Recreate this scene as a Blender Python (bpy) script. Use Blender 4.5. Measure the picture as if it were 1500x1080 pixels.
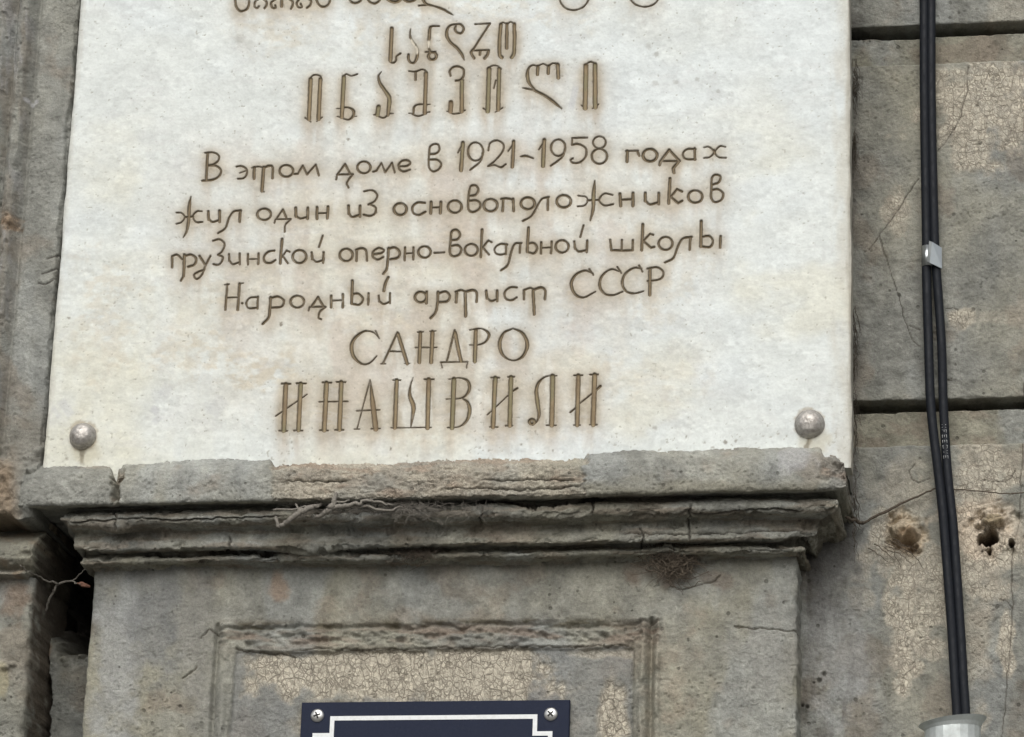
import bpy, math, random
import numpy as np
from mathutils import Matrix, Vector

# ------------------------------------------------------------------ camera, sky, sun
scn = bpy.context.scene
for o in list(bpy.data.objects):
    bpy.data.objects.remove(o)
COL = scn.collection
W0, H0 = 1500.0, 1080.0
def nrm(v):
    v = np.array(v, float); return v / np.linalg.norm(v)
VX = (-27750.0, 760.0); VZ = (440.0, -13640.0)
F = math.sqrt(-(VX[0]*VZ[0] + VX[1]*VZ[1]))
Xc = nrm((-VX[0], -VX[1], -F)); Zc = nrm((VZ[0], VZ[1], F))
Yc = nrm(np.cross(Zc, Xc)); Zc = nrm(np.cross(Xc, Yc))
R = np.stack([Xc, Yc, Zc], axis=1)              # world -> camera (x right, y down, z forward)
CAM = np.array([0.62, -3.53, 1.60])
cam = bpy.data.cameras.new('camera'); camo = bpy.data.objects.new('camera', cam); COL.objects.link(camo)
r_, d_, f_ = R[0], R[1], R[2]                    # camera axes in world
M = Matrix(((r_[0], -d_[0], -f_[0], CAM[0]), (r_[1], -d_[1], -f_[1], CAM[1]), (r_[2], -d_[2], -f_[2], CAM[2]), (0, 0, 0, 1)))
camo.matrix_world = M
cam.sensor_width = 36; cam.sensor_fit = 'HORIZONTAL'; cam.lens = F/W0*36
cam.clip_start = 0.05; cam.clip_end = 300
scn.camera = camo

SUN_EL, SUN_AZ = 40.0, 1.0       # elevation; azimuth in front of the wall, + to the right
w = bpy.data.worlds.new('World'); scn.world = w; w.use_nodes = True
nt = w.node_tree; nt.nodes.clear()
sky = nt.nodes.new('ShaderNodeTexSky'); sky.sky_type = 'NISHITA'; sky.sun_disc = False
sky.sun_elevation = math.radians(SUN_EL); sky.sun_rotation = math.radians(180 - SUN_AZ)
sky.dust_density = 4.0; sky.air_density = 1.0; sky.ozone_density = 1.0
hsv = nt.nodes.new('ShaderNodeHueSaturation'); hsv.inputs['Saturation'].default_value = 0.25
bg = nt.nodes.new('ShaderNodeBackground'); bg.inputs['Strength'].default_value = 0.15
wo = nt.nodes.new('ShaderNodeOutputWorld')
nt.links.new(sky.outputs[0], hsv.inputs['Color']); nt.links.new(hsv.outputs[0], bg.inputs[0]); nt.links.new(bg.outputs[0], wo.inputs[0])
sl = bpy.data.lights.new('sun', 'SUN'); sl.energy = 1.5; sl.angle = math.radians(60); sl.color = (1.0, 0.975, 0.94)
slo = bpy.data.objects.new('sun', sl); COL.objects.link(slo)
se, sa = math.radians(SUN_EL), math.radians(SUN_AZ)
sd = Vector((math.cos(se)*math.sin(sa), -math.cos(se)*math.cos(sa), math.sin(se)))
slo.rotation_euler = sd.to_track_quat('Z', 'Y').to_euler(); slo.location = sd*20
scn.view_settings.view_transform = 'Standard'; scn.view_settings.look = 'None'
scn.view_settings.exposure = -0.12; scn.view_settings.gamma = 1.0
scn.render.engine = 'CYCLES'

# ------------------------------------------------------------------ projection helpers
def P(px, py, y):
    """world (X, Z) of a picture point on the vertical plane at depth y"""
    px = np.asarray(px, float); py = np.asarray(py, float)
    a = (px - W0/2)/F; b = (py - H0/2)/F
    rx = a*R[0,0] + b*R[1,0] + R[2,0]; ry = a*R[0,1] + b*R[1,1] + R[2,1]; rz = a*R[0,2] + b*R[1,2] + R[2,2]
    t = (y - CAM[1])/ry
    return CAM[0] + t*rx, CAM[2] + t*rz
def PJ(X, y, Z):
    """picture point of a world point: used to look up where a stain or dent of the wall lies"""
    dx = X - CAM[0]; dy = y - CAM[1]; dz = Z - CAM[2]
    cx = R[0,0]*dx + R[0,1]*dy + R[0,2]*dz; cy = R[1,0]*dx + R[1,1]*dy + R[1,2]*dz; cz = R[2,0]*dx + R[2,1]*dy + R[2,2]*dz
    return W0/2 + F*cx/cz, H0/2 + F*cy/cz
MM = 0.0008                                       # metres per picture pixel at the wall

# ------------------------------------------------------------------ noise
def _h(ix, iy, s):
    n = (ix.astype(np.int64)*374761393 + iy.astype(np.int64)*668265263 + s*1442695041) & 0xffffffff
    n = ((n ^ (n >> 13))*1274126177) & 0xffffffff
    n = n ^ (n >> 16)
    return (n & 0xffff)/65535.0
def vn(x, y, s=0):
    x, y = np.broadcast_arrays(np.asarray(x, float), np.asarray(y, float))
    ix = np.floor(x); iy = np.floor(y); fx = x-ix; fy = y-iy
    fx = fx*fx*fx*(fx*(fx*6-15)+10); fy = fy*fy*fy*(fy*(fy*6-15)+10)
    a = _h(ix, iy, s); b = _h(ix+1, iy, s); c = _h(ix, iy+1, s); d = _h(ix+1, iy+1, s)
    return (a + (b-a)*fx)*(1-fy) + (c + (d-c)*fx)*fy
def fbm(x, y, o=4, s=0, g=0.5):
    t = 0; a = 1; n = 0
    for i in range(o):
        t = t + a*(vn(x, y, s+i*17)-0.5)*2; n += a; a *= g; c, q = 0.8, 0.6
        x, y = (x*c - y*q)*2.03 + 11.3, (x*q + y*c)*2.03 + 5.7
    return t/n*1.6
def ss(a, b, x):
    t = np.clip((x-a)/(b-a), 0, 1); return t*t*(3-2*t)
def blob(px, py, cx, cy, rx, ry, seed=0, rag=0.5, soft=0.35):
    d = np.sqrt(((px-cx)/rx)**2 + ((py-cy)/ry)**2) + rag*fbm(px/28, py/28, 4, seed)
    return 1 - ss(1-soft, 1+soft*0.4, d)
def mixc(c, col, m):
    return c*(1-m[..., None]) + np.array(col, float)*m[..., None]
def segdist(px, py, pts, wid=None):
    best = np.full(px.shape, 1e9); W = np.zeros(px.shape)
    for k in range(len(pts)-1):
        (x0, y0), (x1, y1) = pts[k], pts[k+1]
        dx, dy = x1-x0, y1-y0; L = dx*dx+dy*dy + 1e-12
        t = np.clip(((px-x0)*dx + (py-y0)*dy)/L, 0, 1)
        d = np.hypot(px-x0-t*dx, py-y0-t*dy)
        if wid is not None:
            W = np.where(d < best, wid[k] + t*(wid[k+1]-wid[k]), W)
        best = np.minimum(best, d)
    return best if wid is None else (best, W)

# ------------------------------------------------------------------ materials
def mat(name):
    m = bpy.data.materials.new(name); m.use_nodes = True; t = m.node_tree
    b = t.nodes['Principled BSDF']; return m, t, b
def N(t, kind, **k):
    n = t.nodes.new(kind)
    for a, v in k.items():
        if a in n.inputs: n.inputs[a].default_value = v
        else: setattr(n, a, v)
    return n
def math_(t, op, a, b=None, c=None, clamp=False):
    n = t.nodes.new('ShaderNodeMath'); n.operation = op; n.use_clamp = clamp
    for i, v in enumerate((a, b, c)):
        if v is None: continue
        if isinstance(v, (int, float)): n.inputs[i].default_value = v
        else: t.links.new(v, n.inputs[i])
    return n.outputs[0]
def mixrgb(t, f, a, b, mode='MIX'):
    n = t.nodes.new('ShaderNodeMix'); n.data_type = 'RGBA'; n.blend_type = mode
    for i, v in ((0, f), (6, a), (7, b)):
        if isinstance(v, (int, float)): n.inputs[i].default_value = v
        elif isinstance(v, tuple): n.inputs[i].default_value = (*v, 1)
        else: t.links.new(v, n.inputs[i])
    return n.outputs[2]
def rng(t, v, a, b, c, d):
    n = t.nodes.new('ShaderNodeMapRange'); n.clamp = True
    t.links.new(v, n.inputs[0])
    for i, q in enumerate((a, b, c, d)): n.inputs[i+1].default_value = q
    return n.outputs[0]

def plaster_material():
    m, t, b = mat('old_plaster')
    g = N(t, 'ShaderNodeNewGeometry'); pos = g.outputs['Position']
    colA = N(t, 'ShaderNodeAttribute', attribute_name='Col').outputs['Color']
    tan = N(t, 'ShaderNodeAttribute', attribute_name='tan').outputs['Fac']
    dist = N(t, 'ShaderNodeTexNoise', Scale=90.0, Detail=3.0); t.links.new(pos, dist.inputs['Vector'])
    sub = t.nodes.new('ShaderNodeVectorMath'); sub.operation = 'SCALE'; sub.inputs['Scale'].default_value = 0.0045
    t.links.new(dist.outputs['Color'], sub.inputs[0])
    add = t.nodes.new('ShaderNodeVectorMath'); add.operation = 'ADD'
    mp = t.nodes.new('ShaderNodeMapping'); mp.inputs['Scale'].default_value = (1.15, 1.0, 0.8); t.links.new(pos, mp.inputs['Vector']); t.links.new(mp.outputs[0], add.inputs[0]); t.links.new(sub.outputs[0], add.inputs[1])
    # crackle: small irregular plates of the old coat
    v1 = N(t, 'ShaderNodeTexVoronoi', Scale=215.0, feature='DISTANCE_TO_EDGE'); t.links.new(add.outputs[0], v1.inputs['Vector'])
    v2 = N(t, 'ShaderNodeTexVoronoi', Scale=215.0, feature='F1'); t.links.new(add.outputs[0], v2.inputs['Vector'])
    crack = rng(t, v1.outputs['Distance'], 0.015, 0.14, 1.0, 0.0)
    cn = N(t, 'ShaderNodeTexNoise', Scale=60.0, Detail=4.0); t.links.new(pos, cn.inputs['Vector'])
    v4 = N(t, 'ShaderNodeTexVoronoi', Scale=80.0, feature='DISTANCE_TO_EDGE'); t.links.new(add.outputs[0], v4.inputs['Vector'])
    crack = math_(t, 'MULTIPLY', crack, rng(t, cn.outputs['Fac'], 0.35, 0.6, 0.25, 1.0))
    crack = math_(t, 'MAXIMUM', crack, rng(t, v4.outputs['Distance'], 0.005, 0.06, 1.0, 0.0))
    ctan = math_(t, 'MULTIPLY', crack, tan)
    # pores
    v3 = N(t, 'ShaderNodeTexVoronoi', Scale=95.0, feature='F1'); t.links.new(pos, v3.inputs['Vector'])
    sepc = t.nodes.new('ShaderNodeSeparateColor'); t.links.new(v3.outputs['Color'], sepc.inputs[0])
    rad = rng(t, sepc.outputs[0], 0.45, 1.0, 0.04, 0.26)
    pore = math_(t, 'SUBTRACT', rad, v3.outputs['Distance']); pore = rng(t, pore, -0.02, 0.05, 0.0, 1.0)
    pn = N(t, 'ShaderNodeTexNoise', Scale=22.0, Detail=3.0); t.links.new(pos, pn.inputs['Vector'])
    pore = math_(t, 'MULTIPLY', pore, rng(t, pn.outputs['Fac'], 0.42, 0.60, 0.0, 1.0))
    n1 = N(t, 'ShaderNodeTexNoise', Scale=260.0, Detail=6.0, Roughness=0.65); t.links.new(pos, n1.inputs['Vector'])
    n2 = N(t, 'ShaderNodeTexNoise', Scale=900.0, Detail=3.0, Roughness=0.6); t.links.new(pos, n2.inputs['Vector'])
    n3 = N(t, 'ShaderNodeTexNoise', Scale=45.0, Detail=5.0, Roughness=0.6); t.links.new(pos, n3.inputs['Vector'])
    f1 = rng(t, n1.outputs['Fac'], 0.25, 0.75, 0.76, 1.24)
    f2 = rng(t, n2.outputs['Fac'], 0.25, 0.75, 0.80, 1.20)
    f3 = rng(t, n3.outputs['Fac'], 0.3, 0.7, 0.88, 1.12)
    f = math_(t, 'MULTIPLY', math_(t, 'MULTIPLY', f1, f2), f3)
    c = mixrgb(t, 1.0, colA, f, 'MULTIPLY')
    plate = t.nodes.new('ShaderNodeSeparateColor'); t.links.new(v2.outputs['Color'], plate.inputs[0])
    pf = rng(t, plate.outputs[1], 0.0, 1.0, 0.82, 1.16)
    c2 = mixrgb(t, 1.0, c, pf, 'MULTIPLY'); c = mixrgb(t, tan, c, c2)
    c = mixrgb(t, math_(t, 'MULTIPLY', ctan, 0.62), c, (0.12, 0.10, 0.078))
    c = mixrgb(t, math_(t, 'MULTIPLY', pore, 0.62), c, (0.055, 0.052, 0.042))
    t.links.new(c, b.inputs['Base Color'])
    b.inputs['Roughness'].default_value = 0.93; b.inputs['Specular IOR Level'].default_value = 0.2
    h = math_(t, 'MULTIPLY', n1.outputs['Fac'], 0.0019)
    h = math_(t, 'MULTIPLY_ADD', n2.outputs['Fac'], 0.0009, h)
    h = math_(t, 'MULTIPLY_ADD', n3.outputs['Fac'], 0.0016, h)
    h = math_(t, 'MULTIPLY_ADD', ctan, -0.0008, h)
    h = math_(t, 'MULTIPLY_ADD', pore, -0.0009, h)
    bp = N(t, 'ShaderNodeBump', Strength=1.0, Distance=1.0); t.links.new(h, bp.inputs['Height'])
    t.links.new(bp.outputs[0], b.inputs['Normal'])
    return m
def marble_material():
    m, t, b = mat('weathered_marble')
    pos = N(t, 'ShaderNodeNewGeometry').outputs['Position']
    colA = N(t, 'ShaderNodeAttribute', attribute_name='Col').outputs['Color']
    n1 = N(t, 'ShaderNodeTexNoise', Scale=420.0, Detail=5.0, Roughness=0.6); t.links.new(pos, n1.inputs['Vector'])
    n2 = N(t, 'ShaderNodeTexNoise', Scale=70.0, Detail=6.0, Roughness=0.65, Distortion=1.2); t.links.new(pos, n2.inputs['Vector'])
    f = math_(t, 'MULTIPLY', rng(t, n1.outputs['Fac'], 0.25, 0.75, 0.93, 1.06), rng(t, n2.outputs['Fac'], 0.3, 0.7, 0.94, 1.05))
    t.links.new(mixrgb(t, 1.0, colA, f, 'MULTIPLY'), b.inputs['Base Color'])
    b.inputs['Roughness'].default_value = 0.62; b.inputs['Specular IOR Level'].default_value = 0.3
    h = math_(t, 'MULTIPLY', n1.outputs['Fac'], 0.00022); h = math_(t, 'MULTIPLY_ADD', n2.outputs['Fac'], 0.0004, h)
    bp = N(t, 'ShaderNodeBump', Strength=0.8, Distance=1.0); t.links.new(h, bp.inputs['Height']); t.links.new(bp.outputs[0], b.inputs['Normal'])
    return m
def simple(name, col, rough, metal=0.0, bump=0.0, scale=300.0, var=0.15, dirt=None):
    m, t, b = mat(name)
    pos = N(t, 'ShaderNodeNewGeometry').outputs['Position']
    n = N(t, 'ShaderNodeTexNoise', Scale=scale, Detail=5.0, Roughness=0.6); t.links.new(pos, n.inputs['Vector'])
    c = mixrgb(t, 1.0, col, rng(t, n.outputs['Fac'], 0.25, 0.75, 1-var, 1+var), 'MULTIPLY')
    if dirt:
        n2 = N(t, 'ShaderNodeTexNoise', Scale=scale*0.4, Detail=6.0, Roughness=0.7); t.links.new(pos, n2.inputs['Vector'])
        k = rng(t, n2.outputs['Fac'], 0.5, 0.72, 0.0, dirt[1]); c = mixrgb(t, k, c, dirt[0])
        t.links.new(rng(t, n2.outputs['Fac'], 0.4, 0.75, rough, min(1, rough+0.35)), b.inputs['Roughness'])
    else: b.inputs['Roughness'].default_value = rough
    t.links.new(c, b.inputs['Base Color']); b.inputs['Metallic'].default_value = metal
    if bump:
        bp = N(t, 'ShaderNodeBump', Strength=0.6, Distance=bump); t.links.new(n.outputs['Fac'], bp.inputs['Height']); t.links.new(bp.outputs[0], b.inputs['Normal'])
    return m
M_PL = plaster_material(); M_MB = marble_material()
M_STEEL = simple('aged_steel', (0.42, 0.40, 0.37), 0.42, 0.75, 0.0006, 260, 0.3, ((0.16, 0.14, 0.12), 0.6))
M_ZINC = simple('galvanised_sheet', (0.52, 0.56, 0.55), 0.42, 0.55, 0.0003, 90, 0.12, ((0.35, 0.36, 0.35), 0.5))
M_CLIP = simple('clip_metal', (0.50, 0.53, 0.53), 0.28, 0.85, 0, 200, 0.05)
M_CABLE = simple('black_cable_sheath', (0.008, 0.010, 0.014), 0.5, 0, 0.0002, 300, 0.3, ((0.022, 0.022, 0.024), 0.35))
M_NAVY = simple('navy_enamel', (0.012, 0.017, 0.036), 0.42, 0, 0.0001, 400, 0.12, ((0.035, 0.04, 0.055), 0.4))
M_NAVY2 = simple('navy_enamel_field', (0.012, 0.016, 0.032), 0.42, 0, 0.0001, 400, 0.12)
M_WHITE = simple('white_enamel', (0.72, 0.74, 0.74), 0.5, 0, 0, 400, 0.06, ((0.5, 0.5, 0.46), 0.4))
M_SCREW = simple('zinc_screw', (0.62, 0.62, 0.60), 0.3, 0.85, 0, 300, 0.1)
for m_, sp_ in ((M_CABLE, .22), (M_NAVY, .12), (M_NAVY2, .12), (M_WHITE, .2)): m_.node_tree.nodes['Principled BSDF'].inputs['Specular IOR Level'].default_value = sp_
M_DARK = simple('screw_slot_black', (0.03, 0.03, 0.03), 0.9)  # near-black bars stand for the cross slot in the screw heads
M_TWIG = simple('dead_twig', (0.085, 0.068, 0.05), 0.95, 0, 0.001, 500, 0.4)
M_WEB = simple('dusty_cobweb_root', (0.19, 0.175, 0.15), 0.98, 0, 0.001, 500, 0.35)
M_MOSS = simple('dead_fibre', (0.11, 0.088, 0.064), 0.98, 0, 0.001, 500, 0.4)
M_LEAF = simple('withered_leaf', (0.22, 0.11, 0.075), 0.85, 0, 0.001, 300, 0.3)
M_PRINT = simple('pale_cable_print', (0.42, 0.43, 0.43), 0.6)
M_PAVE = simple('pavement_stone', (0.13, 0.125, 0.115), 0.9, 0, 0.004, 8, 0.2)

# ------------------------------------------------------------------ object helpers
def empty(name, loc, label=None, cat=None, group=None):
    o = bpy.data.objects.new(name, None); COL.objects.link(o); o.location = loc; o.empty_display_size = 0.05
    tag(o, label, cat, group); return o
def tag(o, label=None, cat=None, group=None, kind=None):
    if label: o['label'] = label
    if cat: o['category'] = cat
    if group: o['group'] = group
    if kind: o['kind'] = kind
    return o
def wloc(o):
    v = Vector(o.location)
    while o.parent: o = o.parent; v += Vector(o.location)
    return v
def mesh(name, verts, faces, material, parent=None, cols=None, tan=None, smooth=True, loc=None):
    """verts in world metres; the object's origin is its own base (loc) or its parent's"""
    verts = np.asarray(verts, np.float64).reshape(-1, 3)
    base = np.array(wloc(parent)) if parent else np.zeros(3)
    org = base if loc is None else np.array(loc, float)
    v = (verts - org).astype(np.float32)
    me = bpy.data.meshes.new(name)
    if isinstance(faces, np.ndarray):
        nf, k = faces.shape
        me.vertices.add(len(v)); me.vertices.foreach_set('co', v.ravel())
        me.loops.add(nf*k); me.loops.foreach_set('vertex_index', faces.astype(np.int32).ravel())
        me.polygons.add(nf); me.polygons.foreach_set('loop_start', np.arange(0, nf*k, k, dtype=np.int32))
        me.update(calc_edges=True)
    else:
        me.from_pydata([tuple(map(float, q)) for q in v], [], [tuple(f) for f in faces]); me.update()
    me.polygons.foreach_set('use_smooth', np.full(len(me.polygons), smooth))
    if cols is not None:
        a = me.attributes.new('Col', 'FLOAT_COLOR', 'POINT')
        c = np.ones((len(v), 4), np.float32); c[:, :3] = np.clip(cols.reshape(-1, 3), 0.004, 0.95)
        a.data.foreach_set('color', c.ravel())
    if tan is not None:
        a = me.attributes.new('tan', 'FLOAT', 'POINT'); a.data.foreach_set('value', np.clip(tan, 0, 1).astype(np.float32).ravel())
    me.materials.append(material)
    o = bpy.data.objects.new(name, me); COL.objects.link(o)
    if parent: o.parent = parent
    o.location = Vector(org - base)
    return o
def grid_faces(nz, nx):
    i = np.arange(nz*nx).reshape(nz, nx)
    return np.stack([i[:-1, :-1], i[:-1, 1:], i[1:, 1:], i[1:, :-1]], -1).reshape(-1, 4)   # z rising with rows -> faces camera (-y)
def axis(*stops):
    """stops: (start, step), ..., end ; builds an uneven axis"""
    out = []
    for k in range(len(stops)-1):
        a, st = stops[k]; b = stops[k+1][0] if isinstance(stops[k+1], tuple) else stops[k+1]
        n = max(1, int(round(abs(b-a)/st))); out.append(np.linspace(a, b, n, endpoint=False))
    last = stops[-1][0] if isinstance(stops[-1], tuple) else stops[-1]
    out.append([last]); return np.concatenate(out)
def skirt(V, C, T, nz, nx, back, sides='tblr', shade_dirt=None):
    """returns verts, cols, tan, faces of a grid with its rim taken back to depth `back`"""
    idx = np.arange(nz*nx).reshape(nz, nx); F_ = [grid_faces(nz, nx)]; Vs = [V.reshape(-1, 3)]; Cs = [C.reshape(-1, 3)]; Ts = [T.reshape(-1)]
    n = nz*nx
    for s in sides:
        row = {'b': idx[0], 't': idx[-1], 'l': idx[:, 0], 'r': idx[:, -1]}[s]
        prev = row; steps = 12
        v0 = V.reshape(-1, 3)[row]
        for k in range(1, steps+1):
            v = v0.copy(); f = k/steps; v[:, 1] = v0[:, 1]*(1-f) + back*f
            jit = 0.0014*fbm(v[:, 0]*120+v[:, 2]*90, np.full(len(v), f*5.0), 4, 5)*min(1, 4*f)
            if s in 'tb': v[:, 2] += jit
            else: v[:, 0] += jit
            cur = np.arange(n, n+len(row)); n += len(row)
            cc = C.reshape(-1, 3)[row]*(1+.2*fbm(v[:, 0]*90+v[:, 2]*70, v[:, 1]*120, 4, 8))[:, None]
            if shade_dirt: cc = mixc(cc, shade_dirt, ss(-.5, .2, fbm(v[:, 2]*60, v[:, 1]*90, 4, 9)+1.3*f-.2)*.85)  # shade and brown dirt of the side faces painted in, deepening towards the back
            Vs.append(v); Cs.append(cc); Ts.append(T.reshape(-1)[row]*0)
            q = np.stack([prev[:-1], prev[1:], cur[1:], cur[:-1]], -1)
            if s in 'br' : pass
            F_.append(q if s in 'tr' and False else (q[:, ::-1] if s in 'bl' and s == 'b' or s == 'r' else q))
            prev = cur
    return np.concatenate(Vs), np.concatenate(Cs), np.concatenate(Ts), np.concatenate(F_)

# ------------------------------------------------------------------ plaster look
GREY = (0.244, 0.246, 0.220); BLUE = (0.258, 0.269, 0.256); OLIVE = (0.222, 0.214, 0.168); TANC = (0.53, 0.485, 0.39); RUST = (0.20, 0.145, 0.105)
def plaster_base(px, py, seed=0, olive=0.3):
    n1 = fbm(px/170, py/170, 4, seed+1); n2 = fbm(px/45, py/60, 4, seed+2); n3 = fbm(px/14, py/14, 3, seed+3)
    c = np.zeros(px.shape + (3,)) + np.array(GREY)
    c = mixc(c, OLIVE, np.clip(olive + 0.45*n1 + 0.25*n2, 0, 1))
    c = mixc(c, BLUE, ss(0.05, 0.6, fbm(px/90+7, py/200+3, 4, seed+4))*0.6)
    c = mixc(c, (0.21, 0.175, 0.135), ss(0.25, 0.8, fbm(px/60+31, py/60, 5, seed+5))*0.45)
    st = fbm(px/34+60, py/240, 4, seed+6); c = c*(1 + 0.15*n3 + 0.10*n2 + 0.13*st + 0.10*n1)[..., None]
    return c
def relief(px, py, seed=0, a=1.0):
    big = fbm(px/90, py/90, 3, seed+21)*0.0016
    mid = fbm(px/20, py/15, 3, seed+22, 0.5)*0.0008 + fbm(px/6.5, py/5, 3, seed+26)*0.00034
    pm = ss(-.2, .6, fbm(px/60, py/60, 3, seed+25))
    pit = -np.clip(fbm(px/3.4, py/3.0, 1, seed+23)-0.98, 0, 1)*0.0042*(0.3+0.7*pm)
    return (big+mid+pit)*a           # + = towards the viewer
def hf(name, xs, zs, fn, back=None, sides='tblr', parent=None, yb=0.0, shade_dirt=None):
    """height field facing the street. fn(X, Z, px, py) -> (y, col, tan, dX, dZ)"""
    X, Z = np.meshgrid(xs, zs); px, py = PJ(X, yb, Z)
    y, c, t, dX, dZ = fn(X, Z, px, py)
    V = np.stack([X+dX, y, Z+dZ], -1); nz, nx = X.shape
    if back is None:
        return mesh(name, V, grid_faces(nz, nx), M_PL, parent, c, t)
    v, c2, t2, f = skirt(V, c, t, nz, nx, back, sides, shade_dirt)
    return mesh(name, v, f, M_PL, parent, c2, t2)

# depths of the layers of the front (metres; the street is on the minus side)
Y_WALL = 0.0; Y_GROOVE = 0.009; Y_PIL = -0.055; Y_PLQ = -0.118; Y_BACK = 0.045

fac = empty('facade_wall', (0.0, 0.05, 0.0),
            'weathered grey plaster facade with moulded cornice, pilaster and cracked rusticated blocks behind the marble plaque', 'wall')

# --- plain wall far around
def quadbox(x0, x1, y0, y1, z0, z1):
    v = [(x, y, z) for x in (x0, x1) for y in (y0, y1) for z in (z0, z1)]
    f = [(0, 1, 3, 2), (4, 6, 7, 5), (0, 4, 5, 1), (2, 3, 7, 6), (0, 2, 6, 4), (1, 5, 7, 3)]
    return v, f
x130, _ = P(95, 900, 0.0)
def flatc(n, c=GREY): return np.tile(np.array(c), (n, 1))
# --- right-hand rusticated blocks
XR0 = float(P(1120, 600, Y_WALL)[0]); XF = float(P(1515, 600, Y_WALL)[0]); XE = XF + 0.9
STEP = 0.00115
def wall_marks(px, py, y, c, t):
    """tan crackled patches, cracks and drill holes of the right-hand wall"""
    T = np.zeros(px.shape)
    for (cx, cy, rx, ry, k, s) in ((1460, 155, 105, 74, 1, 1), (1425, 225, 30, 34, .75, 2), (1312, 318, 24, 34, .6, 3), (1410, 466, 22, 16, .7, 4),
                                   (1470, 465, 60, 10, .25, 5), (1440, 690, 60, 45, .75, 6), (1335, 720, 55, 40, .35, 7), (1325, 905, 26, 105, 1, 8), (1365, 880, 34, 100, .65, 9),
                                   (1450, 800, 75, 75, .75, 10), (1474, 935, 12, 62, .9, 11), (1433, 940, 22, 70, .35, 12), (1436, 1045, 20, 25, .4, 13), (1262, 880, 20, 20, .35, 14), (1300, 800, 45, 55, .7, 15),
                                   (1480, 20, 40, 30, .3, 16)):
        T = np.maximum(T, k*blob(px, py, cx, cy, rx, ry, 100+s, 0.55, 0.5))
    T = np.clip(T*1.25, 0, 1)*(0.78+0.22*ss(-0.5, 0.3, fbm(px/9, py/9, 3, 77)))
    c = mixc(c, TANC, T*0.85); t = np.maximum(t, T)
    dk = np.zeros(px.shape)
    cr = (([(1418, 97), (1415, 140), (1408, 170), (1396, 193), (1384, 210), (1374, 222)], 1.2), ([(1347, 262), (1320, 300), (1305, 325), (1288, 345), (1273, 366)], 1.3),
          ([(1288, 345), (1296, 372), (1304, 400), (1312, 425), (1322, 452), (1327, 478), (1336, 497), (1347, 507)], 1.1),
          ([(1330, 478), (1340, 480), (1348, 484)], .8), ([(1404, 752), (1422, 742), (1440, 736), (1468, 731)], 1.0),
          ([(1499, 560), (1498, 640), (1496, 700), (1493, 760), (1485, 800), (1482, 850), (1484, 890), (1478, 960), (1468, 1085)], 1.2),
          ([(1464, 877), (1474, 880), (1483, 890)], 1.1), ([(1340, 680), (1332, 690), (1334, 702), (1345, 708), (1362, 700)], .9),
          ([(1440, 702), (1455, 706), (1474, 704), (1482, 700), (1486, 690)], .9), ([(1395, 552), (1383, 556), (1400, 555)], .8), ([(1385, 452), (1396, 450), (1405, 455)], 1.0))
    for pts, w_ in cr:
        jx = px + 1.5*fbm(px/16, py/16, 3, 41); jy = py + 1.5*fbm(px/16+9, py/16, 3, 42)
        d = segdist(jx, jy, pts); m = 1-ss(w_*0.15, w_*1.05, d); y = y + 0.0014*m; dk = np.maximum(dk, m)
    c = mixc(c, (0.055, 0.045, 0.035), dk*0.8)
    # two old fixing holes with broken rims
    rough = fbm(px/9, py/9, 5, 61)
    a = blob(px, py, 1326, 785, 34, 32, 71, .55, .5); y = y + a*(0.004 + 0.007*rough)
    b_ = blob(px, py, 1330, 792, 20, 17, 72, .5, .5); y = y + b_*0.005 + b_*0.006*fbm(px/5, py/5, 3, 81) + 0.011*(1-ss(.5, 1.1, np.hypot((px-1336)/10, (py-803)/6)+.3*fbm(px/7, py/7, 3, 80)))
    lump = blob(px, py, 1322, 776, 17, 13, 73, .6, .6); y = y - lump*0.020*(1+.4*rough)
    lump2 = blob(px, py, 1338, 784, 12, 10, 74, .5, .6); y = y - lump2*0.018
    c = mixc(c, (0.52, 0.43, 0.31), a*0.85); c = mixc(c, (0.44, 0.30, 0.18), np.clip(b_*0.8+lump2*0.4, 0, 1)*0.6)
    a = blob(px, py, 1452, 772, 42, 36, 75, .5, .5); y = y + a*(0.005+0.009*rough)
    ol = blob(px, py, 1458, 762, 22, 10, 76, .5, .5); y = y - ol*0.015*(1+.4*rough)
    c = mixc(c, (0.60, 0.505, 0.39), np.clip(blob(px, py, 1435, 770, 60, 50, 78, .4, .5), 0, 1)*0.75)
    c = mixc(c, (0.36, 0.29, 0.18), ol*0.8)
    for hx, hy, rx, ry in ((1448, 790, 12.5, 14), (1482, 797, 4.5, 5)):
        d = np.sqrt(((px-hx)/rx)**2+((py-hy)/ry)**2)+0.42*fbm(px/10, py/10, 4, 79); h = 1-ss(0.75, 1.15, d); y = y + h*0.055; c = mixc(c, (0.10, 0.07, 0.045), h*0.85)
    for hx, hy, r in ((1200, 997, 4.5), (1207, 988, 4), (1182, 1035, 3.2), (1175, 1033, 2.5), (1192, 1000, 2)):
        h = 1-ss(r*0.5, r, np.hypot(px-hx, py-hy)); y = y + h*0.006
    return y, c, t
def edge_round(X, Z, x0, x1, z0, z1, r, seed):
    """how far the face falls back near the rim, with an uneven arris"""
    wob = 0.0016*fbm(X*70, Z*70, 3, seed)
    d = np.minimum(np.minimum(X-x0, x1-X), np.minimum(Z-z0, z1-Z)) + wob
    return r*(1-np.sqrt(np.clip(1-(1-np.clip(d/r, 0, 1))**2, 0, 1)))
def zrow(py, y=Y_WALL): return float(P(1375, py, y)[1])
Z_A0 = zrow(36); Z_B1 = zrow(92); Z_B0 = zrow(584); Z_C1 = zrow(652)
top = zrow(-330); bot = 0.0
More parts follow.
